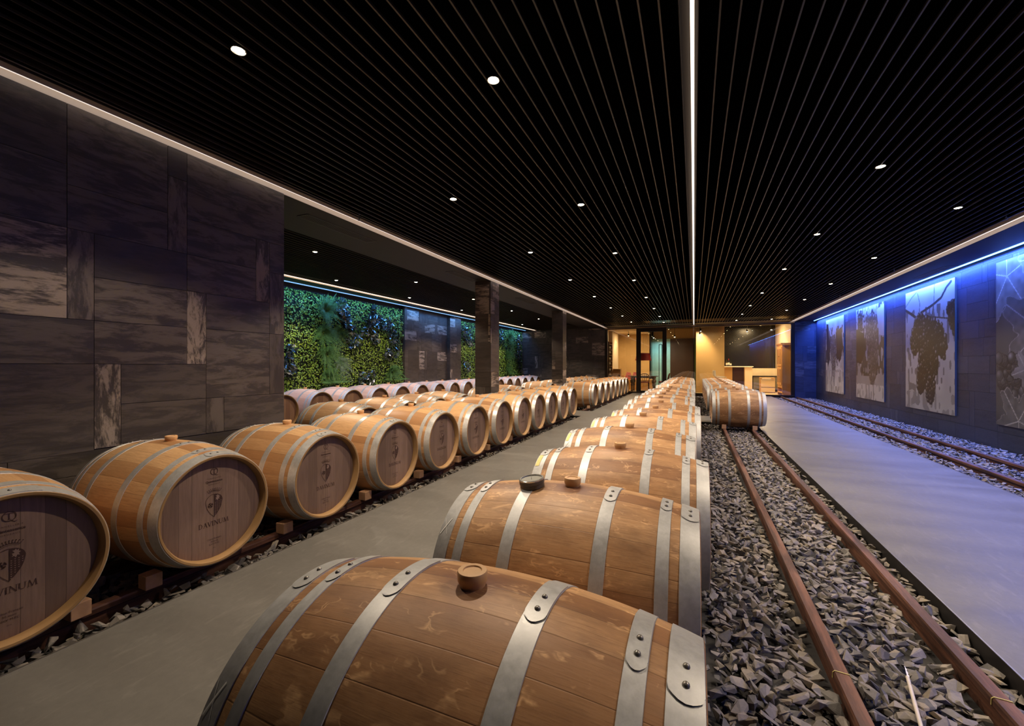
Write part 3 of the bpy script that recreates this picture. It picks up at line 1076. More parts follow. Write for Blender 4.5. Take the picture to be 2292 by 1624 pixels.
for i in (2, 3, 4, 5):
    hoop_patch(barrels1[i], -0.420, 0.28, 0.60, 0.024, MT['yellow'], 'yellow_sticker')
for i in (12, 13, 14):
    g = G()
    g.box(-0.012, 0.085, -0.02, 0.06, RB * 2 + 0.0005, RB * 2 + 0.004)
    o = g.build('paper_tag', MT['paper'], loc=(-0.42 + 0.14 * (14 - i) * 0.6, Y1[i] - 0.02, 0.006))
    tag(o, 'white paper slip lying on the %s weathered barrel beyond the cross aisle' % ORD[i - 12], 'paper', 'paper slips on the far barrels')

# dial gauge on the second barrel
t = empty('dial_gauge', (-0.565, 1.53, 0.7145))
t.rotation_euler = (0.04, -0.13, 0.35)
t.location.z = 0.698
tag(t, 'round dial gauge with dark ribbed case lying on a weathered barrel', 'gauge')
g = G(); g.lathe([(0.042, 0.0), (0.046, 0.004), (0.046, 0.016), (0.0478, 0.018), (0.0478, 0.030), (0.044, 0.032), (0.044, 0.029)], 40)
for k in range(10):
    a = -1.9 + k * 0.075
    g.lathe([(0.0012, 0.004), (0.0012, 0.015)], 6, Matrix.Translation((0.0462 * math.cos(a), 0.0462 * math.sin(a), 0)))
g.build('case', MT['gauge_dark'], t, True)
g = G(); g.lathe([(0.0475, 0.030), (0.0475, 0.034), (0.045, 0.036), (0.0405, 0.036), (0.0395, 0.031)], 40, cap=False)
g.build('bezel', MT['gauge_ring'], t, True)
g = G(); g.lathe([(0.0398, 0.0295), (0.0398, 0.0312)], 40)
dl = g.build('dial', MT['gauge_glass'], t, True)
g = G(); g.prism([(-0.001, -0.006), (0.001, -0.006), (0.0004, 0.030), (-0.0004, 0.030)], 0.0315, 0.0322, axis='z')
g.build('needle', MT['black'], t)

# ================================================================== tiled walls
class Tiles:
    """tiles as slightly raised boxes on a dark grout plane; s runs along the wall"""
    def __init__(s): s.g = G(); s.at = []
    def tile(s, P, s0, s1, z0, z1, r, patch, up, th=0.008):
        gap = 0.0016
        s0 += gap; s1 -= gap; z0 += gap; z1 -= gap
        if s1 - s0 < 0.01 or z1 - z0 < 0.01: return
        vs = [P(s0, z0, 0), P(s1, z0, 0), P(s1, z1, 0), P(s0, z1, 0), P(s0, z0, th), P(s1, z0, th), P(s1, z1, th), P(s0, z1, th)]
        s.g.add(vs, [(4, 5, 6, 7), (0, 1, 5, 4), (1, 2, 6, 5), (2, 3, 7, 6), (3, 0, 4, 7)])
        s.at += [(r, patch, up)] * 8
    def fill(s, P, s0, s1, z0, z1, seed, pp=0.12):
        rr = random.Random(seed)
        H = 0.28
        z = z0
        row = 0
        while z < z1 - 0.01:
            hh = H if rr.random() < 0.5 else 2 * H
            zt = min(z1, z + hh)
            x = s0 - rr.uniform(0, 0.5)
            while x < s1:
                narrow = rr.random() < 0.35
                w = 0.14 if narrow else 0.555
                a, b = max(s0, x), min(s1, x + w)
                if b - a > 0.02:
                    if narrow or hh == H or rr.random() < 0.6:
                        s.tile(P, a, b, z, zt, rr.random(), 1.0 if rr.random() < pp else 0.15 * rr.random(), 1.0 if narrow else 0.0)
                    else:
                        s.tile(P, a, b, z, min(zt, z + H), rr.random(), 1.0 if rr.random() < pp else 0.1, 0.0)
                        s.tile(P, a, b, min(zt, z + H), zt, rr.random(), 1.0 if rr.random() < pp else 0.1, 0.0)
                x += w
            z = zt
    def finish(s, name, mat, core=None):
        n = len(s.g.v)
        if core:
            for c in core: s.g.box(*c)
            s.at += [(0.1, 0, 0)] * (len(s.g.v) - n)
        o = s.g.build(name, mat, fix=False)
        a = o.data.attributes.new('tile', 'FLOAT_VECTOR', 'POINT')
        a.data.foreach_set('vector', np.array(s.at, dtype=np.float32).ravel())
        return struct(o)

# near wall with the measured tile layout (Y, Z)
XN = -3.57
P = lambda a, z, d: (XN + d, a, z)
T = Tiles()
lay = [(-0.10, 1.36, 1.45, 2.01, 0.9, 1.0, 0), (1.36, 1.49, 1.45, 2.01, 0.7, 0.35, 1), (1.49, 2.04, 1.73, 2.01, 0.6, 0.05, 0), (1.49, 2.04, 1.45, 1.73, 0.55, 0.3, 0),
       (1.49, 2.04, 1.17, 1.45, 0.5, 0.25, 0), (2.04, 2.18, 1.17, 1.73, 0.7, 1.0, 1), (2.04, 2.60, 1.73, 2.01, 0.65, 0.25, 0), (2.60, 2.73, 1.73, 2.28, 0.5, 0.7, 1),
       (2.18, 2.73, 1.45, 1.73, 0.45, 0.15, 0), (2.18, 2.73, 0.90, 1.45, 0.4, 0.2, 0), (2.73, 2.88, 0.90, 1.45, 0.35, 0.1, 1), (2.73, 2.88, 1.45, 2.01, 0.4, 0.3, 1),
       (-0.10, 0.8, 1.17, 1.45, 0.3, 0.15, 0), (0.8, 1.49, 1.17, 1.45, 0.35, 0.15, 0), (0.0, 1.49, 0.61, 1.17, 0.25, 0.1, 0), (1.49, 1.63, 0.62, 1.17, 0.5, 0.8, 1),
       (1.63, 2.18, 0.90, 1.17, 0.25, 0.1, 0), (1.63, 2.18, 0.62, 0.90, 0.2, 0.1, 0), (2.18, 2.32, 0.62, 0.90, 0.2, 0.2, 1), (2.32, 2.88, 0.62, 0.90, 0.25, 0.1, 0),
       (-0.10, 1.36, 2.01, 2.40, 0.3, 0.2, 0), (1.36, 1.91, 2.01, 2.28, 0.4, 0.2, 0), (1.91, 2.04, 2.01, 2.56, 0.4, 0.3, 1), (2.04, 2.60, 2.01, 2.28, 0.4, 0.2, 0),
       (1.36, 1.91, 2.28, 2.78, 0.4, 0.2, 0), (2.04, 2.88, 2.28, 2.78, 0.3, 0.2, 0), (1.91, 2.04, 2.56, 2.78, 0.2, 0, 0), (2.60, 2.88, 2.28, 2.28, 0, 0, 0), (2.73, 2.88, 2.01, 2.28, 0.3, 0.2, 0),
       (-0.10, 1.36, 2.40, 2.78, 0.2, 0.1, 0), (-0.10, 0.0, 0.61, 1.17, 0.2, 0, 0)]
for (a, b, z0, z1, r, p, u) in lay:
    T.tile(P, a, b, z0, z1, r, p, u)
T.fill(P, -2.0, -0.10, 0.06, CEIL, 5)
T.fill(P, -0.10, 2.88, -0.09, 0.615, 6, 0.05)
T.fill(lambda a, z, d: (-(a) , 2.88 + d, z), 3.57, 3.93, -0.09, CEIL, 7)
T.finish('wall_near', MT['tile'], [(-3.95, XN, -2.0, 2.88, -0.1, CEIL + 0.2)])

def column(x0, x1, y0, y1, seed, name, label):
    T = Tiles()
    T.fill(lambda a, z, d: (a, y0 - d, z), x0, x1, -0.09, CEIL, seed, 0.15)
    T.fill(lambda a, z, d: (x1 + d, a, z), y0, y1, -0.09, CEIL, seed + 1, 0.3)
    T.fill(lambda a, z, d: (x0 - d, a, z), y0, y1, -0.09, CEIL, seed + 2)
    T.fill(lambda a, z, d: (a, y1 + d, z), x0, x1, -0.09, CEIL, seed + 3)
    return T.finish(name, MT['tile'], [(x0, x1, y0, y1, -0.1, CEIL)])
column(-3.90, -3.58, 7.37, 7.75, 20, 'wall_column_1', '')
column(-3.90, -3.58, 12.25, 12.63, 30, 'wall_column_2', '')

# blue-lit picture wall and the return beside the glass
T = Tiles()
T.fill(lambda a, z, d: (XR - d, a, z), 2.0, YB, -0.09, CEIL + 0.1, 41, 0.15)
T.finish('wall_right', MT['tile_bluelit'], [(XR, XR + 0.25, -2.0, YB, -0.1, CEIL + 0.2)])
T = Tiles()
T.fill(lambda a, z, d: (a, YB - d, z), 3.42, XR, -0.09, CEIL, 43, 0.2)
T.finish('wall_back_right', MT['tile_bluelit'], [(3.42, XR + 0.2, YB, YB + 0.2, -0.1, CEIL + 0.2)])
T = Tiles()
T.fill(lambda a, z, d: (a, YB - d, z), -7.5, -3.56, -0.09, CEIL, 44, 0.12)
T.finish('wall_back_left', MT['tile'], [(-7.7, -3.56, YB, YB + 0.2, -0.1, CEIL + 0.2)])
g = G(); g.box(-8.0, 4.4, -2.2, -2.0, -0.3, 3.2); struct(g.build('wall_rear', MT['black']))

# planted wall with tiled piers and a tiled recess
T = Tiles()
def pier(y0, y1, xf, seed):
    T.fill(lambda a, z, d: (xf + d, a, z), y0, y1, -0.09, CEIL, seed, 0.12)
    T.fill(lambda a, z, d: (a, y0 - d, z), XL, xf, -0.09, CEIL, seed + 1, 0.1)
    T.g.box(XL, xf, y0, y1, -0.1, CEIL); T.at.extend([(0.1, 0, 0)] * 8)
T.fill(lambda a, z, d: (-7.48 + d, a, z), 10.42, 12.15, -0.09, CEIL, 57, 0.12)
T.finish('wall_left', MT['tile'], [(XL - 0.2, XL, -2.0, YB, -0.1, CEIL + 0.2)])
for yy0, yy1, sd, nm in ((9.75, 10.42, 50, 'wall_left_pier_1'), (12.15, 12.85, 54, 'wall_left_pier_2')):
    T = Tiles(); pier(yy0, yy1, -7.37, sd); T.finish(nm, MT['tile'])

# ------------------------------------------------------------------ foliage
def leaf_mat(name, a, b, rough=0.4, spec=0.5):
    m = M(name, rough, spec=spec)
    w = m.white(m.n('ShaderNodeNewGeometry').outputs['Position']) if False else m.n('ShaderNodeNewGeometry').outputs['Random Per Island']
    m.col(m.mix(a, b, w))
    return m.mat
MT['leaf'] = leaf_mat('leaf', (0.09, 0.20, 0.02), (0.34, 0.50, 0.05), 0.4)
MT['leaf_dark'] = leaf_mat('leaf_dark', (0.012, 0.022, 0.016), (0.06, 0.07, 0.06), 0.22, 1.0)
MT['fern'] = leaf_mat('fern', (0.03, 0.12, 0.02), (0.12, 0.28, 0.06), 0.6)
MT['fern_pale'] = leaf_mat('fern_pale', (0.12, 0.20, 0.13), (0.28, 0.36, 0.26), 0.6)
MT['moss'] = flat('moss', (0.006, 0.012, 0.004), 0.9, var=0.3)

def leaves(n, ctr, nrm, length, width, rs, fold=0.25):
    """n folded leaves (4 verts, 2 tris); ctr (n,3), nrm (n,3) facing direction"""
    nrm = nrm / np.linalg.norm(nrm, axis=1)[:, None]
    up = rs.normal(0, 1, (n, 3))
    t = np.cross(nrm, up); t /= np.linalg.norm(t, axis=1)[:, None]
    s = np.cross(nrm, t)
    L = length[:, None]; Wd = width[:, None]
    v0 = ctr - t * L * 0.5
    v1 = ctr + s * Wd * 0.5 - nrm * Wd * fold + t * L * 0.02
    v2 = ctr + t * L * 0.5 - nrm * L * 0.12
    v3 = ctr - s * Wd * 0.5 - nrm * Wd * fold + t * L * 0.02
    V = np.stack([v0, v1, v2, v3], 1).reshape(-1, 3)
    b = (np.arange(n) * 4)[:, None]
    F = np.concatenate([b + np.array([0, 1, 2]), b + np.array([0, 2, 3])], 1).reshape(-1, 3)
    return V, F

def hedge(y0, y1, z0, z1, seed, label, per=900):
    rs = np.random.RandomState(seed)
    n = int((y1 - y0) * (z1 - z0) * per)
    y = rs.uniform(y0 + 0.02, y1 - 0.03, n); z = rs.uniform(z0, z1, n)
    lump = 0.02 * np.sin(y * 17 + 3 * np.sin(z * 9)) * np.sin(z * 21) + rs.uniform(-0.02, 0.03, n)
    ctr = np.stack([XL + 0.085 + lump, y, z], 1)
    nrm = np.stack([np.full(n, 1.0), rs.normal(0, 0.55, n), rs.normal(0.35, 0.55, n)], 1)
    V, F = leaves(n, ctr, nrm, rs.uniform(0.035, 0.058, n), rs.uniform(0.022, 0.036, n), rs)
    o = np_mesh('hedge_foliage', V, F, MT['leaf'])
    tag(o, label, 'foliage', kind='stuff')
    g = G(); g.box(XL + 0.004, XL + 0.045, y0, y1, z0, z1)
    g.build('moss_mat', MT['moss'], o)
hedge(4.6, 9.75, 0.3, 2.70, 61, 'dense small-leaved green hedge wall before the first tiled pier', 1050)
hedge(12.85, 18.68, 0.3, 2.70, 62, 'dense small-leaved green hedge wall behind the near column', 800)

def fern(y, z, r, seed, label, mat='fern', n=46, droop=0.6):
    rs = np.random.RandomState(seed)
    VV, FF, b = [], [], 0
    for k in range(n):
        a = rs.uniform(-PI, PI)
        d = np.array([rs.uniform(0.25, 0.8), math.cos(a), math.sin(a) + 0.25]); d /= np.linalg.norm(d)
        L = r * rs.uniform(0.6, 1.15)
        m = 26
        ts = np.linspace(0.08, 1, m)
        P = np.array([XL + 0.08, y, z]) + d[None] * (ts * L)[:, None]
        P[:, 2] -= droop * L * ts ** 2
        P[:, 0] = np.minimum(P[:, 0], XL + 0.42)
        P[:, 2] = np.maximum(P[:, 2], 0.80)
        for s in (-1, 1):
            nn = m
            side = np.cross(d, [1, 0.2, 0.1]) * s + rs.normal(0, 0.25, (nn, 3)) + d[None] * 0.7
            side /= np.linalg.norm(side, axis=1)[:, None]
            ln = (0.10 * r / 0.4) * (1.05 - ts)[:, None] + 0.012
            tip = P + side * ln
            wv = np.cross(side, [1, 0, 0.3]); wv /= np.linalg.norm(wv, axis=1)[:, None]
            V = np.stack([P + wv * 0.0022, P - wv * 0.0022, tip], 1).reshape(-1, 3)
            VV.append(V); FF.append(np.arange(nn * 3).reshape(-1, 3) + b); b += nn * 3
    o = np_mesh('hanging_fern', np.concatenate(VV), np.concatenate(FF), MT[mat])
    return tag(o, label, 'fern')
fern(7.02, 2.35, 0.46, 1, 'tall feathery fern at the top of the first hedge wall in blue-green light', 'fern', 80, 0.15)
fern(6.95, 1.85, 0.46, 2, 'dark feathery fern in the middle of the first hedge wall', 'fern', 70)
fern(7.35, 1.90, 0.36, 3, 'grey-green feathery fern beside the dark one on the first hedge wall', 'fern', 26)
fern(7.05, 1.40, 0.48, 4, 'dark green fern in the middle of the lower first hedge wall', 'fern', 70)
fern(7.45, 1.20, 0.42, 5, 'pale feathery fern low on the first hedge wall above the barrels', 'fern_pale', 26)
fern(7.10, 0.92, 0.46, 6, 'green fern just behind the pinkish barrels under the fern column', 'fern', 54)
fern(9.25, 0.98, 0.50, 7, 'green fern low at the first tiled pier', 'fern', 60)
fern(17.1, 2.35, 0.55, 8, 'feathery fern high on the far hedge wall', 'fern', 60, 0.2)
fern(16.9, 1.65, 0.55, 9, 'dark fern in the middle of the far hedge wall', 'fern', 50)
fern(16.9, 1.05, 0.55, 10, 'dark fern low on the far hedge wall', 'fern', 50)

def dark_plant(blobs, seed, label):
    rs = np.random.RandomState(seed)
    VV, FF, b = [], [], 0
    for (y, z, ry, rz, n) in blobs:
        a = rs.uniform(0, 2 * PI, n); q = np.sqrt(rs.uniform(0, 1, n))
        ctr = np.stack([XL + rs.uniform(0.12, 0.22, n), y + ry * q * np.cos(a), z + rz * q * np.sin(a)], 1)
        nrm = np.stack([rs.uniform(0.4, 1, n), rs.normal(0, 0.5, n), rs.uniform(-0.1, 0.9, n)], 1)
        V, F = leaves(n, ctr, nrm, rs.uniform(0.09, 0.15, n), rs.uniform(0.035, 0.06, n), rs, 0.12)
        VV.append(V); FF.append(F + b); b += len(V)
    o = np_mesh('climbing_plant', np.concatenate(VV), np.concatenate(FF), MT['leaf_dark'])
    return tag(o, label, 'plant')
dark_plant([(7.42, 2.48, 0.16, 0.2, 90), (7.55, 2.22, 0.14, 0.2, 80), (7.75, 1.98, 0.2, 0.12, 50), (7.8, 1.72, 0.24, 0.2, 70)], 1, 'glossy dark-leaved plant trailing beside the top fern')
dark_plant([(8.5, 2.55, 0.10, 0.12, 40), (8.5, 2.28, 0.3, 0.2, 120), (8.28, 1.95, 0.28, 0.16, 70), (8.95, 2.22, 0.24, 0.2, 70), (8.55, 1.8, 0.14, 0.14, 30)], 2, 'glossy dark-leaved plant spreading over the top middle of the first hedge wall')
dark_plant([(9.25, 1.92, 0.22, 0.2, 60), (9.2, 1.6, 0.26, 0.22, 70), (9.0, 1.4, 0.18, 0.14, 30)], 3, 'glossy dark-leaved plant next to the first tiled pier')
dark_plant([(8.25, 0.85, 0.32, 0.2, 90)], 4, 'glossy dark-leaved plant low behind the pinkish barrels')
dark_plant([(6.08, 1.42, 0.12, 0.16, 40), (6.05, 1.12, 0.16, 0.18, 60)], 5, 'glossy dark-leaved plant at the edge of the near wall')
dark_plant([(13.2, 2.3, 0.28, 0.32, 90), (13.5, 2.0, 0.2, 0.2, 40)], 6, 'glossy dark-leaved plant high beside the second tiled pier')
dark_plant([(13.2, 1.1, 0.25, 0.25, 40)], 8, 'glossy dark-leaved plant low beside the second tiled pier')
dark_plant([(16.2, 2.35, 0.26, 0.3, 80)], 9, 'glossy dark-leaved plant high on the far hedge wall before its fern')
dark_plant([(18.1, 2.25, 0.3, 0.3, 100), (18.0, 1.7, 0.35, 0.4, 120), (18.2, 1.2, 0.3, 0.35, 80)], 7, 'glossy dark-leaved plant trailing down the far hedge wall')

# ================================================================== ceilings
g = G()
g.box(-8.0, 4.5, -2.2, YB + 6, 3.06, 3.16)
struct(g.build('ceiling_slab', MT['void']))
def blades(x0, x1, y0, y1, skip=None, pitch=0.0853, phase=0.0):
    g = G()
    k0 = math.ceil((x0 - phase) / pitch)
    x = phase + k0 * pitch
    while x < x1:
        if not skip or not (skip[0] < x < skip[1]):
            g.box(x - 0.004, x + 0.004, y0, y1, CEIL, CEIL + 0.014)
        x += pitch
    return g
struct(blades(-3.42, 3.24, -1.8, YB - 0.9, (-0.09, 0.06), phase=-0.146).build('ceiling', MT['blade'], fix=False))
struct(blades(-6.68, -4.50, -1.8, YB - 0.3).build('ceiling_left_bay', MT['blade'], fix=False))
g = G()
g.box(3.42, 3.975, -1.8, YB, CEIL, CEIL + 0.05)              # soffit by the picture wall
g.box(-4.46, -3.58, -1.8, YB, CEIL, CEIL + 0.05)            # soffit over the columns
g.box(-7.16, -6.84, -1.8, YB, CEIL, CEIL + 0.05)            # soffit by the planted wall
g.box(-3.44, -0.075, YB - 0.9, YB, CEIL, CEIL + 0.05)       # flat border before the glass wall
g.box(0.035, 3.26, YB - 0.9, YB, CEIL, CEIL + 0.05)
struct(g.build('ceiling_soffit', MT['soffit']))

def strip_light(name, xa, xb, y0, y1, ztop, led_x, led_w, mat, label, cat='light strip', depth=0.05, inner='chan', z_led=None, segs=20):
    """recessed profile xa..xb with an LED diffuser"""
    t = empty(name, (0, 0, 0))
    tag(t, label, cat)
    g = G()
    g.box(xa - 0.004, xa, y0, y1, CEIL - 0.004, CEIL + depth)
    g.box(xb, xb + 0.004, y0, y1, CEIL - 0.004, CEIL + depth)
    g.box(xa, xb, y0, y1, CEIL + depth, CEIL + depth + 0.004)
    g.box(xa, xb, y1, y1 + 0.004, CEIL - 0.004, CEIL + depth)
    g.build('profile', MT[inner], t)
    g = G()
    zl = z_led if z_led is not None else CEIL + depth - 0.010
    for k in range(segs):
        a = y0 + (y1 - y0) * k / segs; b = y0 + (y1 - y0) * (k + 1) / segs
        g.box(led_x - led_w / 2, led_x + led_w / 2, a, b, zl, zl + 0.008)
    g.build('diffuser', mat, t)
    return t
strip_light('light_strip', -0.062, 0.016, -1.2, YB - 0.02, CEIL, -0.008, 0.018, MT['strip'], 'bright warm white light strip running down the middle of the slatted ceiling', z_led=CEIL + 0.014, inner='soffit')
strip_light('light_strip', -3.565, -3.450, -1.8, YB - 0.05, CEIL, -3.507, 0.08, MT['strip_side'], 'long warm white light strip between slatted ceiling and the column soffit', z_led=CEIL + 0.036)
strip_light('light_strip', 3.270, 3.400, -1.8, YB - 0.05, CEIL, 3.325, 0.10, MT['strip_side'], 'long warm white light strip along the soffit of the picture wall', z_led=CEIL + 0.036)
strip_light('light_strip', -6.83, -6.70, 2.5, YB - 0.05, CEIL, -6.77, 0.04, MT['strip'], 'thin white light strip above the pinkish barrels by the planted wall', z_led=CEIL + 0.01)
def blue_strip(x, y0, y1, label, mat='blue', power=1.0, tilt=0.22, col=COL_BLUE, spread=148):
    t = empty('blue_light_strip', (0, 0, 0))
    tag(t, label, 'light strip')
    g = G(); g.box(x - 0.018, x + 0.018, y0, y1, CEIL + 0.002, CEIL + 0.02); g.build('profile', MT['steel'], t)
    g = G()
    n = 20
    for k in range(n):
        a = y0 + (y1 - y0) * k / n; b = y0 + (y1 - y0) * (k + 1) / n
        g.box(x - 0.013, x + 0.013, a, b, CEIL - 0.012, CEIL + 0.002)
    g.build('diffuser', MT[mat], t)
    for k in range(4):
        L = (y1 - y0) / 4
        d = bpy.data.lights.new('strip_lamp', 'AREA')
        d.shape = 'RECTANGLE'; d.size = 0.02; d.size_y = L - 0.02
        d.energy = P_BLUE * power / 4; d.color = col; d.spread = R(spread)
        o = bpy.data.objects.new('strip_lamp', d); C.objects.link(o); o.parent = t
        o.location = (x, y0 + L * (k + 0.5), CEIL - 0.014)
        o.rotation_euler = (0, -tilt, 0)
blue_strip(4.0, -1.5, YB - 0.15, 'glowing blue light strip washing the picture wall')
blue_strip(-7.20, 2.8, YB - 0.15, 'blue light strip washing the planted wall', 'blue_green', 0.13, -0.3, (0.10, 0.36, 1.0), 140)

# ventilation grilles in the soffits
def grille(x0, x1, y0, y1, label):
    t = empty('ventilation_grille', ((x0 + x1) / 2, (y0 + y1) / 2, CEIL))
    tag(t, label, 'grille', 'slotted ventilation grilles in the soffits')
    g = G()
    w, l = (x1 - x0) / 2, (y1 - y0) / 2
    for (a, b, c, d) in ((-w, -w + 0.01, -l, l), (w - 0.01, w, -l, l), (-w, w, -l, -l + 0.01), (-w, w, l - 0.01, l)):
        g.box(a, b, c, d, -0.006, 0)
    g.build('frame', MT['grille'], t)
    g = G()
    for k in range(1, 6):
        xx = -w + k * 2 * w / 6
        g.box(xx - 0.004, xx + 0.004, -l + 0.01, l - 0.01, -0.005, 0)
    g.build('slat', MT['grille'], t)
grille(-3.96, -3.80, 3.36, 4.44, 'slotted air grille in the column soffit, closest to the near wall')
grille(-3.96, -3.80, 6.36, 7.30, 'slotted air grille in the column soffit, before the near column')
grille(-3.96, -3.80, 9.50, 10.55, 'slotted air grille in the column soffit, between the two columns')
grille(3.76, 3.92, 9.20, 10.28, 'slotted air grille above the single grape cluster picture')
grille(3.76, 3.92, 12.35, 13.38, 'slotted air grille above the second farthest picture')
grille(3.76, 3.92, 15.4, 16.5, 'slotted air grille above the picture next to the glass wall')

# downlights between the blades
def downlight_proto():
    t = empty('ceiling_downlight')
    g = G(); g.lathe([(0.034, 0.012), (0.038, 0.0), (0.033, -0.002), (0.030, 0.010), (0.029, 0.035)], 20, cap=False)
    g.build('ring', MT['blade'], t, True)
    g = G(); g.lathe([(0.004, -0.007), (0.018, -0.005), (0.029, 0.001), (0.029, 0.004)], 16)
    g.build('lamp_disc', MT['lamp'], t)
    return t
DP = downlight_proto()
used = [False]
def downlight(x, y, power, label, group, spot=2.05):
    if used[0]: t = copy_tree(DP)
    else: t = DP; used[0] = True
    t.location = (x, y, CEIL)
    tag(t, label, 'ceiling light', group)
    d = bpy.data.lights.new('downlight_lamp', 'SPOT')
    d.energy = power
    d.color = COL_WARM
    d.spot_size = spot
    d.spot_blend = 0.25
    d.shadow_soft_size = 0.022
    o = bpy.data.objects.new('lamp_light', d)
    C.objects.link(o)
    o.parent = t
    o.location = (0, 0, -0.014)
rows = [(-2.16, [1.48 + 2.14 * k for k in range(8)], 'in the line along the column soffit'),
        (-1.05, [2.2, 4.25, 6.27, 8.41, 10.65, 12.8, 14.97, 17.0], 'beside the middle strip, column side'),
        (1.40, [2.2, 4.39, 6.35, 8.43, 11.0, 13.2, 15.3, 17.3], 'beside the middle strip, picture side'),
        (2.50, [1.5, 3.65, 5.85, 8.08, 10.31, 12.5, 14.73, 17.38], 'in the line along the picture wall')]
for (x, ys, wh) in rows:
    k0 = 0
    for i, y in enumerate(ys):
        downlight(x, y, P_DOWN * (0.30 if x > 2 else 0.75 if x > 1 else 1.0) * (1.0 if y < 6 else 0.68), 'round downlight %s, %s from the camera' % (wh, ORD[i]), 'round downlights in the slatted ceiling')
for i, (x, y) in enumerate([(-4.98, 4.53), (-4.98, 6.94), (-6.27, 6.2), (-6.27, 8.48), (-6.27, 10.99), (-4.98, 9.3), (-4.98, 11.7), (-6.27, 13.4), (-4.98, 14.1), (-6.27, 15.8), (-4.98, 16.6)]):
    downlight(x, y, P_DOWN * (0.8 if y < 8 else 0.6), 'small downlight in the slats over the rear rows, %s from the camera' % ORD[i], 'downlights over the rear rows')

# sprinkler heads beside the strips
for i, (x, y, l) in enumerate([(-3.38, 3.67, 'column-side strip, near the first air grille'), (3.13, 6.40, 'picture-side strip, closest one'), (3.13, 9.24, 'picture-side strip, second one'), (3.13, 12.18, 'picture-side strip, third one')]):
    g = G()
    g.lathe([(0.006, 0.04), (0.006, -0.005), (0.010, -0.008), (0.010, -0.014), (0.004, -0.016), (0.004, -0.030), (0.014, -0.031), (0.014, -0.034)], 12)
    o = g.build('sprinkler', MT['steel'], loc=(x, y, CEIL), smooth=True)
    tag(o, 'small metal sprinkler head beside the %s' % l, 'sprinkler', 'sprinkler heads in the ceiling')

